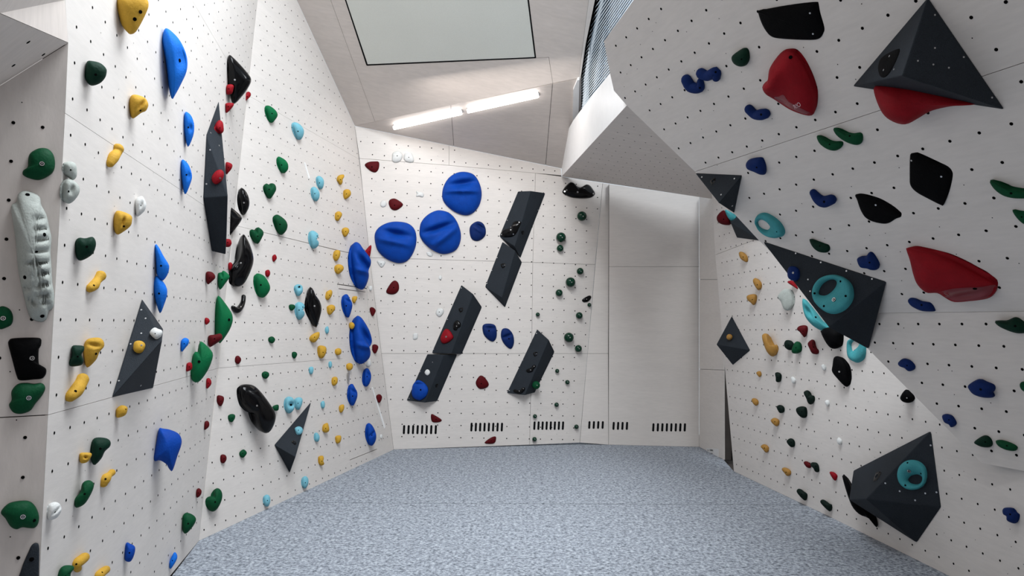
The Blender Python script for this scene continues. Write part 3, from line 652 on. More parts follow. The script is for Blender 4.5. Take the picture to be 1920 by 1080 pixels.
H('c2', 'bb', 'B', '1028,-4 1060,25 1080,85 1072,130 1042,195 1028,140 1018,60 1020,10', 'bright blue teardrop fin left of the tall grey volume, lower one', f=[(1062, 90, 12, 20, 0, -.3)])
H('c1', 'g', 'A', '185,850 225,833 270,838 300,870 310,920 300,965 265,995 220,1013 170,1005 130,985 130,960 155,940 158,900 165,870', 'dark green round hold at top of the far-left wall', bolt='236,921', on='M', t=.55, rb=2.6)
H('c2', 'w2', 'B', '362,20 395,8 425,22 432,60 430,95 410,113 385,95 362,70', 'pale grey knobbly hold on the corner edge, upper of the pair', k=.6)
H('c2', 'w2', 'B', '360,120 385,105 420,120 445,150 443,190 410,235 380,245 352,220 352,170', 'pale grey knobbly hold on the corner edge, lower of the pair', k=.6, f=[(395, 165, 14, 26, 20, -.4)])
H('c5', 'k', 'B', '325,82 345,95 400,150 455,215 472,250 460,290 420,350 365,410 340,400 325,300 312,200 312,110', 'large glossy black shield-shaped hold high on the left wall', t=.5)
H('c5', 'r', 'B', '305,290 330,280 353,290 350,320 340,345 308,350 302,320', 'small red hold overlapping the left edge of the glossy black shield', k=.95)
H('c5', 'r', 'C', '430,350 450,330 468,340 468,360 450,380 427,398 424,370', 'small red hold at the right edge of the glossy black shield')
H('c5', 'r', 'B', '300,410 345,407 355,420 330,455 302,475 298,440', 'small red hold at the lower tip of the glossy black shield')
v1a = face('V1', 0, 6, 1); v1b = face('V1', 2, 6, 7)
H('c5', 'r', 'V1', '235,545 255,522 278,535 285,570 285,600 265,615 245,600 228,575', 'upper red knob on the face of the tall grey volume', plane=v1a, k=.5)
H('c5', 'r', 'V1', '205,905 235,865 270,858 288,880 285,910 265,940 235,957 210,940', 'red knob with a bolt on the middle of the tall grey volume', plane=v1b, k=.3, bolt='262,915', on='M')
H('c5', 'r', 'B', '300,812 325,810 345,825 340,850 320,875 303,888', 'small red hold peeking out right of the tall grey volume')
H('c6', 'k', 'C', '305,200 320,198 360,230 405,272 408,295 375,345 325,410 305,430', 'glossy black angular hold half hidden behind the tall grey volume', t=.5, bolt=0)
H('c6', 'r', 'B', '278,440 300,425 330,428 340,455 325,478 295,478 275,462', 'red knob at the bottom right corner of the tall grey volume', k=1, bt=2.2)
H('c6', 'r', 'B', '318,590 330,582 343,590 345,610 335,632 320,635 316,610')
H('c6', 'k', 'C', '418,393 435,410 465,470 485,540 482,600 450,680 415,735 375,748 340,735 334,700 345,620 385,570 398,510 405,440', 'long curved glossy black hold beside the fold of the left walls', t=.6, f=[(385, 600, 25, 60, 30, -.3)])
H('c6', 'rd', 'B', '168,650 200,646 225,665 228,690 200,718 178,732 166,700')
H('c6', 'gg', 'B', '250,655 272,650 285,638 320,665 325,685 305,715 262,768 248,730 245,690', 'notched green hold left of the long curved black hold', f=[(272, 665, 8, 16, 0, -.4)])
H('c6', 'gg', 'B', '248,806 290,850 335,915 347,950 345,990 320,1050 262,1130 245,1110 232,1080 230,950 235,860', 'tall green teardrop hold in the middle of the left wall', t=.7, bolt='322,970')
lobes('c6', 'k', 'C', '420,815,14 416,850,15 402,882,18 376,906,20 348,888,13', 'glossy black hook-shaped hold beside the tall green teardrop', shape='hook')
H('c6', 'r', 'B', '160,960 175,957 190,970 188,990 168,1005 158,990')
H('c7', 'rd', 'B', '185,178 230,170 265,163 278,185 270,205 230,235 190,255 180,215', 'red lumpy hold at the foot of the tall green teardrop', k=1)
H('c7', 'gg', 'B', '130,215 155,230 200,275 213,300 210,335 180,410 130,480 98,495 70,475 65,430 75,330 85,295 100,283 115,285 120,245', 'bulging notched green hold below the tall green teardrop', t=.7)
H('c7', 'r', 'B', '38,365 60,357 73,370 70,405 35,420 34,390', 'small red hold at the left side of the bulging green hold')
H('c7', 'r', 'B', '172,468 190,465 203,485 200,510 172,537 168,500')
H('c3', 'bb', 'B', '1020,235 1040,220 1062,230 1060,255 1045,275 1022,300 1017,270', 'small bright blue hold between the kite volume and the green hold')
H('c7', 'rd', 'B', '158,762 175,752 188,765 187,790 170,808 155,812')
H('c8', 'rd', 'B', '105,495 120,487 137,505 130,535 105,552 100,520')
H('c8', 'g', 'B', '12,670 35,652 80,668 100,700 75,750 30,795 8,770 7,700', 'dark green cone hold low by the fold, above the mat')
H('c2', 'w', 'B', '770,215 798,203 815,225 823,255 810,290 772,318 762,280 760,240', 'small white faceted hold right of a yellow hold on the left wall', f=[(795, 250, 8, 20, 20, -.3)])
H('c2', 'y', 'B', '655,287 700,293 740,315 743,340 735,370 700,400 660,420 642,390 640,330', 'yellow heart-shaped hold directly left of the small white faceted hold', f=[(690, 345, 8, 30, 20, -.4)], bolt='697,373')
H('c2', 'gd', 'B', '425,455 445,437 480,440 520,432 538,455 538,490 515,535 452,567 428,540 424,490', 'dark green heart-shaped hold near the wall corner, below the pale pair')
lobes('c2', 'y', 'B', '565,652,26 545,678,20 528,705,24 505,722,20', 'yellow two-lobed hold below the dark green heart-shaped hold')
H('c2', 'bb', 'B', '872,478 890,485 920,540 948,585 952,610 940,650 912,680 885,650 878,570', 'bright blue fin above the kite volume, upper of two touching')
H('c2', 'bb', 'B', '880,650 915,680 938,720 940,760 925,810 903,862 890,840 870,760 868,690', 'bright blue fin above the kite volume, lower of two touching')
v2a = face('V2', 0, 4, 2)
H('c2', 'w', 'V2', '850,955 870,942 890,950 912,960 910,985 885,1005 865,1000 842,975', 'small white knobbly hold on the right edge of the kite volume', plane=v2a, k=.5)
H('c3', 'y', 'V2', '755,245 785,236 812,248 817,270 800,300 770,305 750,285', 'yellow knob bolted on the face of the kite volume', plane=v2a, k=.4, bolt='796,262', on='M')
H('c3', 'gd', 'B', '405,268 440,262 472,268 473,290 460,315 470,350 455,375 395,380 392,350 405,320', 'dark green pinched hold touching a yellow hold on its right')
H('c3', 'y', 'B', '480,240 510,222 560,220 583,240 585,270 560,300 540,345 490,388 475,340 470,290', 'yellow hold touching the dark green pinched hold on its left', f=[(525, 262, 40, 12, 10, -.3)], bolt='540,310')
lobes('c3', 'y', 'B', '462,455,30 448,485,30 425,520,32 395,550,26', 'yellow bent hold below the dark green pinched hold')
H('c3', 'y', 'B', '655,620 680,600 710,605 718,620 705,655 658,670 652,640', 'small yellow hold just below the kite volume and panel joint', bolt='708,622')
H('c3', 'b', 'B', '895,730 915,730 960,738 1005,760 1022,795 1018,830 1000,880 968,970 940,935 900,910 868,912 872,860 885,780', 'large blue wedge hold low on the left wall', t=.6, bolt=0, f=[(930, 840, 30, 70, 10, .15)])
H('c3', 'gd', 'B', '530,785 590,783 620,800 620,830 590,860 570,900 530,937 512,900 512,830', 'dark green hold touching a small yellow hold, left of the blue wedge')
H('c3', 'y', 'B', '450,870 480,865 515,870 510,895 490,920 455,925 446,895', 'small yellow hold touching the left side of a dark green hold', f=[(480, 892, 10, 8, 0, -.5)])
H('c4', 'g', 'B', '560,450 600,433 630,450 633,480 610,535 570,595 515,620 502,590 510,555 545,510', 'dark green slanted hold below the small yellow hold, low left')
lobes('c4', 'y', 'B', '755,382,20 735,400,18 712,425,28 700,455,22', 'yellow two-lobed hold beside the dark green slanted hold')
H('c4', 'w', 'B', '330,600 365,580 400,590 415,620 410,650 380,690 330,700 322,650', 'white striped hold low beside the wall corner', f=[(375, 640, 8, 40, 45, -.4)], k=.7)
H('c4', 'b', 'B', '852,857 880,862 912,885 905,940 880,983 845,975 843,930', 'small blue block hold near the bottom of the left wall')
H('c4', 'bb', 'B', '1175,920 1195,935 1195,965 1170,1010 1148,1033 1145,985', 'bright blue hold lowest by the mat edge')
lobes('c4', 'y', 'B', '570,955,26 545,975,28 515,1000,26 525,1030,20', 'yellow lumpy hold at the bottom edge, above a green hold')
H('c4', 'g', 'B', '395,1060 410,1025 440,1008 490,1010 502,1030 480,1060 470,1110 420,1150 390,1110', 'green hold cut by the bottom edge of the picture')
lobes('c4', 'y', 'B', '715,1038,22 690,1055,24 665,1080,26', 'yellow hold cut by the bottom edge, right of the green one')
H('c4', 'g', 'A', '5,650 50,595 110,575 190,573 235,605 262,665 260,720 235,755 195,757 150,752 110,765 70,745 35,690', 'big faceted dark green hold low on the far-left wall', bolt='155,680', on='M', holes=['232,705'], t=.6, rb=2.6)
H('c3', 'm', 'A', '50,235 80,222 215,220 233,240 228,270 218,285 218,360 230,380 258,392 258,425 235,450 190,455 115,460 95,440 70,350 47,260', 'matt black slab hold with notched side on the far-left wall', bolt='180,335', on='M', t=.35, rb=2.6)
H('c3', 'g', 'A', '65,520 100,480 150,473 190,478 235,475 255,500 240,540 200,590 170,630 120,648 75,640 50,600 65,570', 'dark green lobed hold directly below the matt black slab', bolt='162,558', on='M', t=.5, rb=2.6)
H('c2', 'g', 'A', '0,825 30,825 60,845 74,885 65,925 30,945 0,952 -30,930 -35,860', 'dark green round hold cut by the left picture edge', bolt='18,890', on='M', t=.45, rb=2.6)
H('c2', 'w2', 'A', '100,195 130,173 175,180 222,205 232,250 262,310 280,390 290,440 285,520 290,600 295,690 305,760 300,830 275,850 262,895 230,912 180,895 155,850 135,770 118,700 100,600 90,480 75,360 62,260 95,235', 'very long pale grey ribbed hold on the far-left wall', t=.55, N=96, bolt='205,515', on='',
  holes=['155,195', '250,420', '140,660', '238,878'], f=[(240, 330 + 62 * i, 45, 10, -8, -.28) for i in range(8)] + [(140, 720, 30, 10, 10, -.25), (150, 780, 30, 10, 10, -.25), (240, 235, 60, 12, 0, -.2), (215, 800, 60, 8, 0, -.3)] + [(215, 350, 60, 6, 0, -.15), (200, 585, 60, 6, 0, -.15)])
H('c4', 'volume', 'A', '135,1060 155,1000 190,920 215,870 245,855 262,870 265,920 263,1080 262,1300 20,1300 100,1150', 'dark grey rounded plate rising from the bottom edge, far left', t=.12, bolt='213,968')
H('c5', 'gg', 'C', '572,425 600,428 635,455 650,480 648,500 630,525 612,543 595,530 578,490 568,450', 'green teardrop hold high on rear left wall, left of pale blue oval')
H('c5', 'l', 'C', '752,540 775,538 805,555 825,585 827,615 815,645 797,657 780,645 760,600 750,565', 'topmost pale blue oval hold on the rear left wall')
H('c5', 'gg', 'C', '655,768 675,775 705,795 722,825 718,860 692,883 670,865 652,820 647,785')
H('c5', 'g', 'C', '558,965 575,950 595,960 605,948 630,955 640,980 635,1005 600,1055 578,1035 560,1000', f=[(600, 965, 8, 18, 0, -.4)], shape='notched hold')
H('c5', 'l', 'C', '915,905 935,900 958,920 963,950 955,980 940,990 925,975 915,935', 'upper of two pale blue ovals close together beside the glare strip')
H('c5', 'l', 'C', '880,980 900,973 925,995 934,1025 928,1055 910,1072 890,1055 880,1015', 'lower of two pale blue ovals close together beside the glare strip')
H('c5', 'y', 'C', '1065,895 1095,890 1100,905 1088,925 1088,945 1075,962 1065,948 1052,930 1055,910')
H('c5', 'y', 'C', '1100,995 1130,990 1145,1010 1140,1035 1108,1058 1097,1035')
H('c6', 'k', 'C', '405,78 430,95 450,130 460,175 455,215 438,250 425,265 408,255 395,210 388,150 392,100', 'glossy black oval hold right of the tall grey volume')
H('c6', 'g', 'C', '467,365 480,360 500,372 512,345 540,358 555,380 550,405 518,458 490,440 468,400', f=[(505, 370, 8, 20, 0, -.5)], shape='notched hold')
H('c6', 'g', 'C', '630,265 655,262 700,295 717,330 710,365 690,390 672,398 650,370 628,310 622,285', 'mid-sized green egg-shaped hold crossing the joint on rear left wall')
H('c6', 'r', 'C', '620,535 635,530 645,550 640,565 622,580 615,555')
H('c6', 'r', 'C', '570,640 590,633 600,650 597,670 583,683 570,670')
H('c6', 'gg', 'C', '500,665 520,657 560,675 590,720 600,760 580,800 550,822 520,805 500,740 495,690', 'large green egg-shaped hold right of the long curved black hold')
Y = lambda c, s, **k: H(c, 'y', 'C', s, **k)
Y('c6', '1045,245 1065,238 1083,250 1083,270 1060,303 1042,295 1040,265'); Y('c6', '1092,352 1115,347 1132,360 1130,385 1108,412 1092,395 1086,370')
H('c6', 'l', 'C', '868,375 895,370 922,390 925,410 912,428 927,445 925,470 895,492 875,470 863,420', 'pale blue bitten oval hold on the joint of the rear left wall', bolt='917,405')
Y('c6', '1038,503 1060,500 1073,510 1070,545 1048,575 1030,560 1028,530'); Y('c6', '1042,603 1065,595 1090,605 1097,625 1085,645 1058,663 1040,645 1036,620')
FIN = [(1225, 590, 20, 70, -38, -.55), (1190, 640, 70, 16, 15, .25)]
H('c6', 'b', 'C', '1165,452 1195,450 1225,490 1270,550 1278,590 1262,640 1262,690 1240,750 1215,768 1185,745 1160,680 1146,580 1146,500', 'upper of two big blue fin holds near the far left corner', t=.8, f=FIN, bolt=0)
H('c6', 'r', 'C', '1280,465 1283,490 1270,550 1250,535 1238,515 1260,485', 'red pointed hold peeking out behind the upper big blue fin', t=.4)
H('c6', 'g', 'C', '730,870 755,867 770,880 765,895 745,910 730,895')
H('c6', 'l', 'C', '768,740 790,730 815,742 820,770 815,790 790,812 772,790 764,760', f=[(793, 755, 11, 11, 0, -.6)], bolt='795,748', rb=2.2, shape='pocket hold')
H('c6', 'l', 'C', '775,860 800,850 828,865 832,885 820,905 832,920 828,945 800,972 780,950 770,900', bolt='820,885', holes=['795,905'], shape='bitten hold')
H('c6', 'k', 'C', '870,748 890,765 905,800 935,845 947,890 940,940 915,1020 900,1015 860,940 845,880 850,820 858,780', 'glossy black leaf-shaped hold on the rear left wall', t=.45)
Y('c6', '985,778 1010,768 1020,785 1012,815 990,838 975,825 978,795'); Y('c6', '988,878 1015,868 1037,880 1035,905 1005,938 990,925 985,895'); Y('c6', '1158,815 1185,812 1187,830 1178,845 1170,860 1156,845')
BL = 'mid-sized blue double-bump hold on the access door, '
H('c6', 'b', 'C', '1095,805 1120,798 1135,825 1153,860 1150,900 1130,955 1110,940 1092,880 1088,835', BL + 'beside its top edge', f=[(1125, 845, 26, 8, 30, -.35)])
H('c6', 'rd', 'C', '1275,890 1295,887 1312,905 1308,925 1292,947 1280,925', 'topmost of three small dark red holds beside the door', t=.4)
H('c6', 'l', 'C', '975,1022 990,1015 997,1040 992,1060 980,1065 972,1045')
H('c6', 'w', 'C', '1270,745 1285,742 1290,760 1280,775 1268,765', t=.4)
H('c7', 'rd', 'C', '368,320 385,313 402,330 402,350 385,370 365,355')
H('c7', 'g', 'C', '592,190 615,183 633,200 628,220 610,230 590,215'); H('c7', 'g', 'C', '750,290 770,287 782,300 778,318 764,333 750,320'); H('c7', 'g', 'C', '547,430 565,418 590,428 592,450 570,470 548,455')
Y('c7', '870,185 900,160 930,153 933,180 920,205 895,225 870,210'); Y('c7', '925,250 955,245 978,258 978,290 960,325 938,330 925,300', bolt='957,290'); Y('c7', '1042,270 1065,262 1080,275 1078,300 1055,310 1040,295')
H('c7', 'l', 'C', '865,392 885,387 893,405 885,435 870,437 862,415'); H('c7', 'l', 'C', '997,355 1012,352 1018,375 1010,395 998,390')
Y('c7', '1118,370 1140,362 1158,375 1155,400 1135,413 1118,400'); Y('c7', '1020,462 1045,455 1056,470 1052,500 1030,517 1018,500'); Y('c7', '1135,92 1155,87 1170,105 1165,125 1150,135 1133,118', k=1, bt=2.5)
H('c7', 'b', 'C', '1180,48 1205,48 1235,85 1270,150 1285,220 1265,265 1275,300 1260,340 1215,370 1185,350 1165,280 1155,180 1160,100', 'lower of two big blue fin holds near the far left corner', t=.8, f=[(1240, 190, 20, 70, -30, -.55), (1215, 250, 70, 16, 15, .25)], bolt=0)
Y('c7', '1070,650 1095,642 1100,665 1090,690 1075,698 1066,675')
H('c7', 'w', 'C', '1255,345 1275,340 1280,370 1268,390 1248,380', 'small white hold under the lower big blue fin')
H('c7', 'b', 'C', '1240,402 1260,398 1278,430 1280,470 1265,510 1245,523 1230,500 1230,440', BL + 'at its right edge', f=[(1260, 440, 22, 8, 60, -.35)])
H('c7', 'b', 'C', '1135,512 1155,502 1172,530 1187,560 1185,600 1160,652 1140,635 1128,590 1130,545', BL + 'right of the handle', f=[(1160, 555, 30, 8, 35, -.35)])
H('c7', 'b', 'C', '1255,775 1275,770 1298,800 1315,850 1308,895 1285,922 1265,905 1250,840', BL + 'in its bottom right corner', f=[(1285, 840, 30, 8, -40, -.35)])
H('c7', 'rd', 'C', '1293,240 1320,240 1330,260 1312,298 1295,285', 'middle of three small dark red holds beside the door', t=.4)
H('c7', 'rd', 'C', '1320,580 1340,573 1355,590 1350,615 1335,632 1320,610', 'lowest of three small dark red holds beside the door', t=.4)
H('c7', 'w', 'C', '1345,845 1358,848 1352,872 1343,862', 'tiny white hold low in the far left corner', t=.4)
H('c7', 'k', 'C', '388,530 400,512 440,505 490,515 540,560 600,640 635,700 635,750 610,810 575,837 540,820 510,770 495,710 460,690 410,640 390,580', 'big glossy black kidney-shaped hold low on the rear left wall', t=.45)
H('c7', 'rd', 'C', '248,580 285,590 285,625 265,655 245,630 243,600')
H('c7', 'g', 'C', '618,655 645,643 658,650 655,680 635,685 618,675', 'small green hold at the right edge of the black kidney hold')
H('c7', 'g', 'C', '320,715 345,706 363,715 360,740 340,763 320,745')
H('c7', 'l', 'C', '705,600 730,588 758,605 762,640 762,670 745,695 725,703 705,680 698,640', 'pale blue ring hold above the grey wedge volume, left of two', f=[(738, 645, 16, 16, 0, -.8)], bolt='737,645', rb=3.4)
H('c7', 'l', 'C', '768,605 795,593 817,605 815,640 795,678 775,670 766,640', 'pale blue oval hold above the grey wedge volume, right of two')
H('c7', 'l', 'C', '945,625 962,618 970,640 965,665 950,668 943,645'); H('c7', 'l', 'C', '900,840 915,832 933,855 930,885 915,895 900,880')
Y('c7', '960,780 985,766 995,785 998,820 975,833 955,820'); Y('c7', '1045,855 1075,852 1080,875 1070,900 1050,905 1042,880'); Y('c7', '930,992 955,988 962,1005 958,1025 965,1045 945,1055 930,1040 927,1010')
H('c7', 'rd', 'C', '268,985 290,980 305,995 303,1020 285,1040 268,1030'); H('c7', 'g', 'C', '395,965 420,945 442,965 435,985 415,1003 397,990')
H('c7', 'l', 'V3', '765,805 790,790 815,800 820,825 800,848 778,840', 'pale blue disc hold on the grey wedge volume', plane=face('V3', 0, 1, 3), k=.4)
H('c8', 'g', 'C', '172,560 195,540 215,545 225,500 245,486 270,505 277,545 262,595 235,635 205,645 180,620 170,590', 'dark green crescent hold low by the wall fold')
H('c8', 'l', 'C', '560,540 580,530 598,545 600,580 590,605 575,612 560,595 555,565', 'lowest pale blue oval hold just above the mat'); H('c8', 'l', 'C', '820,415 840,405 857,425 855,465 835,490 818,475 814,440', 'pale blue leaf hold above the mat, right of the grey wedge volume')
# ------------------------------------------------------------------ back wall
K = lambda c, m, s, l=None, **k: H(c, m, 'R', s, l, **{**dict(t=.45), **k})
K('d2', 'w', '270,200 275,170 305,155 330,165 342,190 325,225 295,235 272,225', 'left of two white round holds at the top of the back wall', bolt='305,188'); K('d2', 'w', '348,190 365,165 395,165 412,190 418,225 390,235 355,220', 'right of two white round holds at the top of the back wall', bolt='383,198')
K('d2', 'rd', '85,250 110,230 155,225 182,230 182,270 165,298 140,298 110,280', 'dark red hold at top left of the back wall, near white pair'); K('d2', 'w', '432,425 450,432 475,435 485,450 478,468 455,462 432,462 437,445', 'small white triangular hold left of the topmost blue disc')
K('d2', 'w', '190,510 205,490 228,495 233,520 215,535 195,530', 'small white hold touching a dark red hold on its right'); K('d2', 'rd', '250,490 270,477 300,480 345,515 320,545 290,557 262,545 248,515', 'dark red hold above the left big blue disc')
K('d2', 'b', '152,740 165,690 205,655 260,635 320,632 380,645 420,680 435,730 432,790 410,850 375,895 330,912 280,905 220,875 170,820', 'leftmost of three big blue disc holds on the back wall', t=.42, f=[(300, 715, 75, 20, 12, -.7), (270, 770, 120, 18, 12, .3)], bolt=0)
K('d2', 'b', '455,700 465,640 505,590 560,560 605,556 660,575 705,625 733,700 733,760 710,815 665,843 605,850 545,825 490,780 460,735', 'middle one of three big blue disc holds on the back wall', t=.42, f=[(580, 680, 95, 18, -18, -.65), (620, 740, 120, 20, -38, .35)], bolt=0)
K('d2', 'b', '608,450 618,395 650,340 700,305 755,295 815,310 850,350 872,410 874,470 855,530 815,575 765,590 700,570 645,530 615,490', 'topmost and rightmost of three big blue disc holds on back wall', t=.42, f=[(750, 375, 80, 20, -8, -.7), (740, 430, 130, 16, 0, .35)], bolt=0)
K('d2', 'nb', '793,700 800,660 835,633 865,632 890,650 903,685 900,725 870,755 835,763 805,745', 'small round blue hold right of the middle big blue disc', f=[(865, 665, 35, 8, 35, -.7), (850, 690, 40, 10, 35, .2)], bolt=0)
K('d2', 'w', '168,898 200,895 225,905 215,930 200,943 185,930', 'small white hold below the left big blue disc, near corner'); K('d2', 'w', '503,840 530,838 545,852 538,868 512,862', 'small white hold at bottom of the middle big blue disc'); K('d2', 'w', '588,1000 600,995 608,1012 598,1025 585,1018')
K('d3', 'rd', '200,120 225,85 245,78 262,95 264,130 245,152 215,156 192,145', 'dark red hold below the left big blue disc'); K('d3', 'w', '472,255 485,235 512,238 515,260 495,283 475,272', 'white triangular hold left of the middle grey bar'); K('d3', 'w', '345,378 368,375 368,405 345,410', 'small white square hold left of the middle grey bar')
K('d3', 'rd', '697,645 720,613 745,622 770,660 755,682 720,688 700,670', 'dark red hold between the lowest grey bar and the lone bar'); K('d3', 'rd', '445,830 470,838 505,862 490,875 450,872', 'flat dark red hold just above the left vent slots'); K('d3', 'rd', '745,990 780,962 808,955 810,975 800,993 770,997', 'flat dark red hold at the floor below the vent slots')
K('d3', 'nb', '736,330 770,320 805,330 815,370 810,405 790,422 760,405 738,375', 'left of two blue oval holds right of the middle grey bar', f=[(780, 345, 30, 8, 5, -.5)]); K('d3', 'nb', '838,370 850,348 880,350 905,380 912,420 905,450 890,463 860,440 840,405', 'right of two blue oval holds right of the middle grey bar', f=[(872, 390, 30, 7, -20, -.6)])
v7 = face('V7', 0, 4, 3); v8 = face('V8', 0, 4, 3); v5 = face('V5', 0, 4, 3); v9 = face('V9', 0, 4, 3)
def KV(c, m, w, s, l, pl, **k): return H(c, m, w, s, l, k=0, **{**dict(t=.45), **k})
KV('f4', 'r', 'V7', '290,430 315,400 345,412 375,460 365,485 325,512 290,515 272,480', 'bright red faceted hold on the middle grey bar', v7, bolt='318,463', on='M', t=.6); KV('f4', 'k', 'V7', '372,370 385,345 405,335 430,355 430,385 410,395 400,415 375,408', 'small glossy black hold above the red one on the middle bar', v7)
KV('f4', 'w', 'V8', '150,740 165,718 185,722 193,745 175,765 158,758', 'tiny white square hold on the lowest left grey bar', v8); KV('f4', 'b', 'V8', '50,880 60,835 95,800 130,810 165,840 180,880 160,930 115,958 70,945 50,915', 'blue dome hold on the bottom of the lowest left grey bar', v8, f=[(110, 830, 50, 7, 0, -.4)], t=.6)
KV('f5', 'k', 'V5', '163,410 175,380 235,362 260,318 300,310 323,320 310,350 280,410 245,432 190,435 165,428', 'glossy black bent hold at the lower left of the topmost grey bar', v5, holes=['168,415', '260,412', '305,320', '240,358'])
K('d4', 'k', '555,145 570,115 605,80 630,80 655,105 680,112 715,93 740,98 765,130 777,158 750,182 690,188 620,182 570,162', 'glossy black moustache-shaped hold at top right of the back wall', holes=['572,140', '765,155'], t=.35)
for (x, y, r) in [(688, 307, 32), (547, 450, 33), (541, 524, 23), (676, 679, 23), (611, 753, 33), (534, 825, 24), (738, 906, 13), (670, 978, 23), (390, 971, 14)]: ball('d4', 'R', x, y, r)
for (x, y, r) in [(600, 262, 33), (664, 337, 24), (521, 488, 14), (590, 564, 15), (517, 716, 15), (371, 794, 14), (651, 865, 15), (368, 949, 15)]: ball('d5', 'R', x, y, r)
ball('g6', 'V9', 440, 825, 50, 'g', 'dark green ball hold stuck on the side of the lone grey bar', plane=face('V9', 4, 1, 5))
K('d4', 'k', '690,870 710,855 740,842 752,855 735,880 705,890 690,882', 'small glossy black bean hold touching a tiny green ball')
KV('g6', 'k', 'V9', '310,640 330,620 380,600 400,570 430,570 440,590 410,620 395,655 345,670 320,660', 'glossy black bean hold in the middle of the lone grey bar', v9); KV('g6', 'k', 'V9', '150,890 180,875 230,900 270,855 300,860 290,900 240,935 190,925 155,912', 'glossy black bean hold at the bottom of the lone grey bar', v9)
# ------------------------------------------------------------------ overhang
E = lambda c, m, s, l=None, **k: H(c, m, 'E2', s, l, **k)
lobes('d7', 'nb', 'E2', '742,372,25 775,384,24 815,365,24 818,392,20', 'dark blue three-lobed hold high on overhang, right one of a pair'); lobes('d7', 'nb', 'E2', '668,405,26 692,440,27 735,445,22 738,412,16', 'dark blue three-lobed hold high on overhang, left one of a pair')
E('d7', 'gd', '895,290 920,265 960,242 980,255 985,300 970,330 935,337 905,320', 'dark green rounded triangular hold left of the red fin')
lobes('d7', 'nb', 'E2', '985,553,22 1015,580,22 1045,580,26 1066,576,24', 'dark blue double-lobed hold below left of the red fin')
E('d7', 'nb', '968,830 990,805 1045,797 1060,815 1070,850 1068,880 1045,885 1010,870 975,855', 'dark blue stubby hold just under the overhang joint, left end')
E('d8', 'm', '137,68 142,70 260,48 400,28 500,20 510,35 520,90 548,190 545,225 510,250 420,252 290,245 225,232 185,190 155,130', 'matt black shield plate at the top of the overhang', t=.14, k=.05, bolt='468,83', holes=['487,214'])
E('d8', 'r', '335,308 370,320 420,380 470,480 500,570 507,630 500,700 480,730 430,725 340,690 240,625 190,590 168,550 185,520 205,500 215,430 260,360 300,320', 'large red fin-shaped hold on the overhang with white lettering', t=.5, k=.15, f=[(235, 520, 60, 110, 25, .45), (290, 640, 60, 30, 30, -.3)], bolt='345,362')
E('d8', 'r', '870,560 900,540 990,532 1150,540 1300,580 1400,610 1530,655 1380,668 1240,700 1150,750 1080,785 1010,775 940,730 895,650', 'large red sloping hold under the giant grey pyramid', t=.55, k=.35, f=[(1030, 680, 110, 90, 0, .3)], bolt=0)
H('d8', 'm', 'V13', '900,410 920,365 985,325 1037,310 1020,370 980,450 945,488 915,485 900,450', 'black leaf hold on the left face of the giant pyramid', plane=face('V13', 0, 3, 1), k=0, t=.15, bolt='970,355', holes=['933,443'])
GR = dict(t=.5)
E('d8', 'g', '510,865 530,857 590,890 640,900 678,900 670,930 630,953 580,945 530,910', 'left lower of two green banana holds on the overhang joint', **GR); E('d8', 'g', '615,820 630,808 680,835 740,848 790,842 804,870 795,905 760,918 700,900 640,860', 'right upper of two green banana holds on the overhang joint', **GR)
lobes('e1', 'nb', 'E2', '828,275,22 858,312,30 895,332,34 940,318,30', 'dark blue bean hold left of the black leaf plate')
donut('e1', 't', 'E2', '460,450 475,415 520,400 570,420 620,460 648,510 640,545 600,558 540,548 490,515 468,480', '478,458 498,445 530,458 552,488 540,508 508,502 484,482', 'teal oval ring hold on the overhang beside the small grey pyramid', t=.5, holes=['595,522'])
E('e1', 'gd', '803,568 850,582 900,600 925,610 932,635 910,653 860,648 820,615', 'small dark green hold above the big kite volume', **GR)
E('e2', 'm', '535,243 570,250 700,310 770,345 800,380 804,420 785,510 755,590 735,592 650,550 570,505 530,460 524,400 526,270', 'matt black rounded diamond plate on the overhang', t=.13, k=.05, bolt='536,292', holes=['738,400'])
E('e2', 'm', '160,520 250,535 350,580 465,660 430,685 370,717 290,708 230,680 195,630 170,560', 'matt black leaf plate left of the rounded diamond plate', t=.16, k=.05, bolt='295,592')
E('e2', 'g', '1065,440 1075,422 1130,450 1200,475 1300,492 1380,500 1370,540 1250,548 1160,530 1100,490', 'long dark green banana hold at the right edge, upper of two', **GR)
E('e2', 'g', '1218,625 1260,630 1330,650 1330,720 1290,718 1240,670', 'dark green hold cut by the right edge, below the long banana', **GR)
E('e2', 'nb', '168,960 190,940 230,935 255,908 285,930 322,1000 300,1030 265,1030 240,1020 190,1010', 'dark blue heart-shaped hold above the corner of the big kite volume')
E('e6', 'r', '500,-125 512,-129 560,-125 720,-85 880,-15 1000,50 1090,100 1118,135 1100,180 1050,215 930,232 830,237 770,210 715,175 640,172 580,120 550,50 525,-50', 'very large red shark-fin hold on the overhang', t=.42, k=.15, f=[(640, 90, 120, 90, 30, .25), (900, 180, 160, 30, -10, -.35)], bolt='965,148')
H('e6', 'nb', 'E3', '512,225 530,205 570,205 610,225 650,230 690,240 702,290 690,302 610,300 550,275 520,250', 'dark blue long hold just below the red shark fin')
H('e6', 'nb', 'E3', '445,650 480,620 520,628 555,660 560,690 520,707 490,685 455,672', 'dark blue oval hold near the diagonal edge, below the kite volume')
H('e6', 'nb', 'E3', '920,800 990,758 1040,775 1095,800 1100,835 1085,850 1095,880 1030,885 960,865 925,830', 'dark blue chunky hold on the lower overhang face')
H('e7', 'nb', 'E3', '655,130 665,118 690,115 720,130 742,175 712,195 700,180 670,165', 'lowest dark blue hold on the diagonal edge of the overhang')
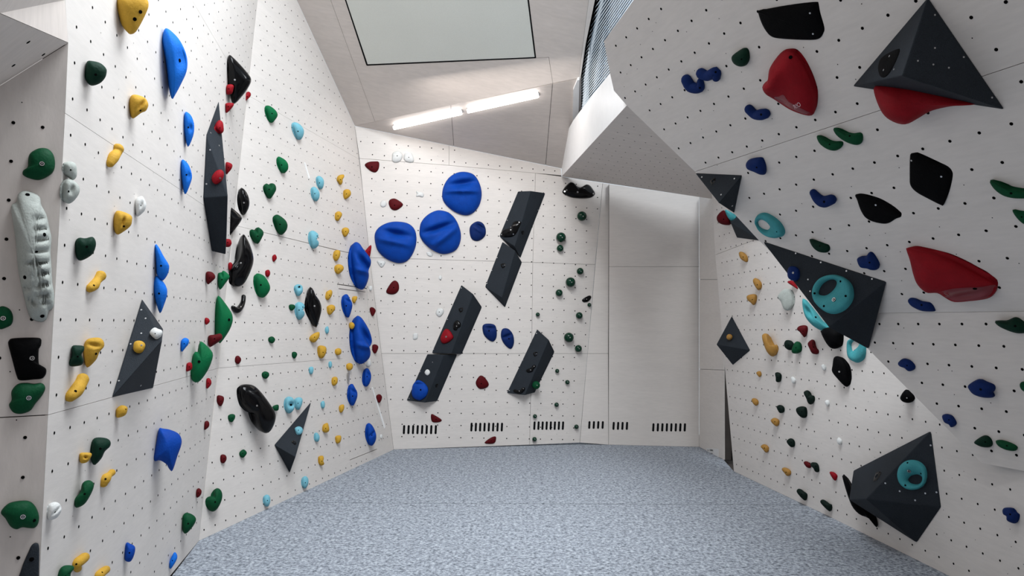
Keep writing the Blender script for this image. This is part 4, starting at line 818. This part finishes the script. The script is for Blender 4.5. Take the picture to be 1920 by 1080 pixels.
H('e6', 'gd', 'E3', '1103,365 1180,362 1240,340 1290,370 1330,400 1330,440 1250,450 1160,420 1110,390', 'dark green pointed hold at the right edge, lower overhang face')
H('e6', 'g', 'E3', '1268,790 1290,775 1330,790 1330,850 1290,840 1270,815', 'dark green hold at the right picture edge, lower overhang face')
H('e7', 'gd', 'E3', '848,280 905,243 940,255 957,290 945,312 900,313 860,298', 'left of two dark green holds at the overhang bottom'); H('e7', 'g', 'E3', '975,275 1010,270 1070,290 1107,315 1090,335 1040,330 990,305', 'right of two dark green holds at the overhang bottom')
v12 = face('V12', 0, 1, 4)
H('h7', 'nb', 'V12', '0,110 40,103 80,115 102,150 105,200 90,240 60,255 20,245 -15,215 -20,150', 'round dark blue hold bolted on the big kite volume', plane=v12, k=.3, bolt='38,170', on='M', t=.6)
donut('h7', 't', 'V12', '233,388 250,300 310,225 400,192 480,192 570,225 635,290 656,388 635,470 570,545 480,585 400,580 320,535 260,470', '300,385 310,330 345,280 400,245 455,240 480,265 470,310 430,360 380,395 335,400', 'big teal ring hold on the face of the big kite volume', plane=v12, t=.35, bolt='452,442', holes=['518,257', '570,405', '350,507', '255,378'], pk=.6)
donut('e7', 't', 'V14', '388,478 400,430 435,398 478,388 525,400 558,433 568,478 558,525 525,558 478,568 435,558 400,525', '455,502 475,482 510,475 535,490 535,515 515,533 480,531 460,518', 'teal ring hold on the faceted boulder volume', plane=face('V14', 0, 5, 1), t=.4, bolt='459,456', holes=['450,406', '530,470', '437,540'])
# ------------------------------------------------------------------ lower right wall
D = lambda c, m, s, l=None, w='D1', **k: H(c, m, w, s, l, **k)
D('e1', 'rd', '215,430 235,400 262,385 280,410 303,460 300,478 260,478 225,462', 'dark red dome hold tucked under the small grey pyramid', k=.8); D('e1', 't', '268,382 310,400 345,425 362,455 312,452 285,430', 'sliver of a teal hold between the small pyramid and black volume', k=.9, bolt=0)
yd = 'yellow_dark'
D('e1', yd, '355,655 375,648 405,675 410,710 395,712 365,690'); D('e1', yd, '448,820 465,815 492,840 497,875 480,893 460,870 445,840'); D('e1', yd, '405,930 430,918 463,920 465,955 450,987 430,970 410,955')
D('e1', 'w2', '600,935 622,900 650,882 685,890 700,930 698,985 670,1020 640,1010 622,965', 'smooth pale grey rounded hold left of the big kite volume', bolt='603,940', t=.3)
D('e1', 'r', '662,840 690,830 710,850 730,885 700,868', 'red hold sliver peeking out left of the big kite volume', bolt=0)
D('h7', 't', '135,430 160,440 240,540 300,620 345,680 440,760 380,770 300,745 220,690 160,610 132,500', 'large teal hold half hidden behind the big kite volume', w='D2', f=[(200, 560, 60, 25, 55, -.5)], k=.7)
D('h7', 'rd', '75,745 95,712 150,700 178,715 178,770 155,825 130,800 100,765', 'small dark red triangular hold, upper of two beside green pair'); D('h7', 'rd', '185,890 205,860 240,845 250,890 270,940 298,975 280,995 230,985 205,940', 'dark red bent hold, lower of two beside the green pair')
D('e4', 'gk', '468,235 480,210 510,210 532,235 528,270 500,275 475,258', 'left one of two touching dark green holds on the right wall'); D('e4', 'g', '520,270 540,225 565,217 583,240 583,280 560,298 525,295', 'right one of two touching dark green holds on the right wall')
D('e4', 'm', '720,145 780,120 850,150 857,220 845,255 805,267 770,250 735,195', 'black hold half hidden under the big kite volume', bolt=0, w='D2')
donut('e4', 't', 'D2', '900,215 930,195 980,190 1020,230 1018,320 985,355 950,358 910,330 897,280', '925,235 942,215 975,225 968,250 945,272 930,280', 'teal ring hold hanging out below the big kite volume', t=.4, holes=['945,275'])
D('e4', yd, '320,175 350,163 365,195 395,245 415,240 425,270 410,310 385,318 355,290 330,230', 'long ochre yellow jug hold on the right wall by the grey diamond', bolt=0)
D('e4', 'm', '805,325 840,317 875,345 900,400 908,470 903,515 880,520 830,470 792,420 795,380', 'tall matt black oval hold on the right wall', w='D2', t=.4)
D('e4', yd, '282,425 305,417 315,440 303,458 285,440'); D('e4', 'gk', '408,430 430,425 447,440 447,465 440,490 415,488 412,460'); D('e4', 'w', '515,462 530,455 547,475 540,500 522,495')
D('e4', 'w', '720,380 735,370 750,390 745,415 728,405', w='D2'); D('e4', 'gk', '600,560 630,546 640,575 668,585 672,615 655,642 632,635 618,600'); D('e4', 'w', '745,620 765,612 775,635 765,655 748,640', w='D2')
D('e4', yd, '250,605 272,600 293,620 290,645 275,650 255,630'); D('e4', 'gk', '418,655 445,645 468,665 465,695 440,700 425,680'); D('e4', 'gk', '550,670 580,655 612,660 620,695 615,730 585,730 555,700')
D('e4', yd, '380,745 405,732 433,750 430,780 415,790 385,765'); D('e4', 'gk', '487,885 515,870 537,890 537,925 515,930 490,905'); D('e4', 'w', '825,880 840,865 858,890 850,915 830,905', w='D2')
D('e4', yd, '310,925 335,910 362,930 360,960 345,967 325,945'); D('e5', 'rd', '600,315 620,305 650,330 645,352 620,345', 'flat dark red hold touching a black hold near the floor')
lobes('e5', 'gk', 'D1', '664,330,16 682,338,20 690,362,16', 'dark hook-like hold touching a flat dark red hold')
D('e5', yd, '452,358 475,347 510,370 510,398 490,405 470,385'); D('e5', 'r', '775,380 800,378 825,405 815,437 795,420', 'small red hold left of the faceted boulder volume', w='D2')
D('e5', 'gk', '553,510 570,490 600,510 622,530 615,570 590,558', 'dark green hold just above the mat edge, left of two'); D('e5', 'gk', '712,580 730,563 765,588 792,605 780,645 745,620', 'dark green hold just above the mat edge, right of two')
D('px', 'm', '1579,893 1582,889 1587,893 1597,915 1606,940 1640,965 1645,990 1629,972 1612,965 1598,950 1588,925', 'black curved plate hold behind the faceted boulder volume', w='D2', k=.8, bolt=0)
D('e7', 'nb', '1015,690 1025,675 1050,672 1075,675 1090,698 1110,715 1108,745 1090,768 1045,752 1040,725 1020,712', 'dark blue lumpy hold low on the right wall', w='D2')
D('e6', 'm', '460,880 503,828 553,880 540,912 510,920 475,910', 'small black hold cut off by the diagonal overhang edge', w='D2')
ball('e3', 'V15', 100, 763, 19, 'yellow_dark', 'ochre knob on the grey diamond volume', plane=face('V15', 0, 1, 3))
# white lettering on the red fin
def fin_text():
    fin = [t for t in THINGS if t['label'] and 'red fin-shaped' in t['label']][0]['o']
    bv = BVHTree.FromPolygons([v.co + fin.location for v in fin.data.vertices], [tuple(p.vertices) for p in fin.data.polygons])
    cu = bpy.data.curves.new('lettering', 'FONT'); cu.body = 'RIO'; cu.size = 1; cu.align_x = 'CENTER'; cu.align_y = 'CENTER'
    t = bpy.data.objects.new('lettering', cu); COL.objects.link(t); bpy.context.view_layer.update(); dg = bpy.context.evaluated_depsgraph_get()
    me = bpy.data.meshes.new_from_object(t.evaluated_get(dg)); bpy.data.objects.remove(t)
    a = math.radians(-28)
    for v in me.vertices:
        x, y = v.co.x * 8.6, -v.co.y * 12; q = (1494.5 + x * math.cos(a) - y * math.sin(a), 198.5 + x * math.sin(a) + y * math.cos(a))
        loc, nr_, _, _ = bv.ray_cast(EYE, ray(*q))
        if loc: v.co = loc - ray(*q) * .003 - fin.location
    link('lettering', me, 'pink', fin)
fin_text()
def patch(key, crop, pts, label):
    o = [t for t in THINGS if t['label'] and key in t['label']][0]['o']
    bv = BVHTree.FromPolygons([v.co + o.location for v in o.data.vertices], [tuple(p.vertices) for p in o.data.polygons])
    L = smooth_loop([q[:2] for q in P2(crop, pts)], 40); c = centroid(L); bm = bmesh.new(); prev = None
    def sp(q):
        d = ray(*q); loc, n_, _, _ = bv.ray_cast(EYE, d)
        return bm.verts.new(loc - d * .0025 - o.location) if loc else None
    for rho in (1, .85, .65, .45, .2):
        ring = [sp((c[0] + (q[0] - c[0]) * rho, c[1] + (q[1] - c[1]) * rho)) for q in L]
        if prev:
            for i in range(40):
                f = (prev[i], prev[(i + 1) % 40], ring[(i + 1) % 40], ring[i])
                if all(f): bm.faces.new(f)
        prev = ring
    f = [v for v in prev if v]
    if len(f) > 3: bm.faces.new(f)
    me = bpy.data.meshes.new('smooth_zone'); bm.to_mesh(me); bm.free(); p = link('smooth_zone', me, 'red_gloss', o, True); p['label'] = label
patch('very large red shark-fin', 'e6', '722,178 800,152 900,142 1000,138 1108,125 1098,178 1048,210 930,228 832,232 772,207', 'smooth pinkish red lower zone')
patch('large red fin-shaped', 'd8', '240,620 270,612 300,600 330,640 400,680 470,715 480,722 430,720 345,686', 'smooth pinkish red lower zone')
# ------------------------------------------------------------------ labels for the many small holds: what they are and where they sit
LAND = {'B': [('tall grey volume', 405, 330), ('kite-shaped grey volume', 260, 660), ('tall green teardrop', 420, 600), ('bulging green hold', 378, 680), ('long curved black hold', 455, 490), ('blue wedge hold', 315, 840)],
        'C': [('black kidney hold', 483, 765), ('grey wedge volume', 552, 820), ('black leaf hold', 588, 575), ('long curved black hold', 455, 490), ('upper big blue fin', 677, 500), ('lower big blue fin', 678, 640), ('pale bitten oval', 589, 450), ('large green egg', 490, 535), ('door handle', 651, 708)],
        'R': [('lone grey bar', 995, 680), ('middle grey bar', 857, 600), ('middle big blue disc', 825, 434), ('upper big blue fin', 677, 500)],
        'D': [('grey diamond volume', 1375, 640), ('long yellow jug', 1443, 648), ('tall black oval', 1576, 697), ('boulder volume', 1680, 910), ('touching green pair', 1487, 650), ('black volume under the overhang', 1395, 425)], 'E': [('red fin', 1483, 155)]}
def direction(dx, dy):
    a = math.degrees(math.atan2(-dy, dx)) % 360
    return ['right of', 'upper right of', 'above', 'upper left of', 'left of', 'lower left of', 'below', 'lower right of'][int((a + 22.5) // 45) % 8]
auto = {}
for t in THINGS:
    if t['label'] or t['shape'] == 'ball': continue
    L = LAND[t['wall'][0]]; nm, lx, ly = min(L, key=lambda q: math.hypot(q[1] - t['px'][0], q[2] - t['px'][1]))
    size = 'tiny' if t['area'] < 70 else ('small' if t['area'] < 420 else 'mid-sized')
    auto.setdefault((CNAME[t['mat']], WALLNAME[t['wall']], nm, direction(t['px'][0] - lx, t['px'][1] - ly)), []).append((math.hypot(t['px'][0] - lx, t['px'][1] - ly), size, t))
ORD = ['nearest it', 'second nearest', 'third nearest', 'fourth nearest', 'fifth nearest', 'sixth nearest', 'seventh nearest']
for (c, wn, nm, dr), lst in auto.items():
    lst.sort(key=lambda q: q[0])
    for i, (_, size, t) in enumerate(lst):
        t['label'] = f"{size} {c} {t['shape']} on {wn}, {dr} {nm}" + (', ' + ORD[i] if len(lst) > 1 else '')
balls = sorted([t for t in THINGS if t['shape'] == 'ball' and not t['label']], key=lambda t: t['px'][1])
ON = 'topmost,second,third,fourth,fifth,sixth,seventh,eighth,ninth,tenth,eleventh,twelfth,thirteenth,fourteenth,fifteenth,sixteenth,lowest'.split(',')
for i, t in enumerate(balls):
    sz = 'large' if t['area'] > 200 else ('medium' if t['area'] > 90 else 'tiny')
    t['label'] = f"{sz} glossy green ball on the back wall, {ON[i]}" + ('' if i in (0, 16) else ' from the top') + ' of the green balls'
seen = {}
for t in THINGS:
    lb = t['label'].replace('hold hold', 'hold'); nw = len(lb.split())
    if nw > 16 or nw < 4 or lb in seen: print('LABEL?', nw, lb)
    seen[lb] = 1; t['o']['label'] = lb
    if t['shape'] == 'volume': t['o']['group'] = 'dark grey volumes'
    elif t['shape'] == 'ball': t['o']['group'] = 'green ball holds on the back wall' if t in balls else 'knobs on volumes'
    else: t['o']['group'] = f"{CNAME.get(t['mat'], 'ochre')} holds on the {WALLNAME.get(t['wall'], 'grey volumes')}"
print('THINGS', len(THINGS))
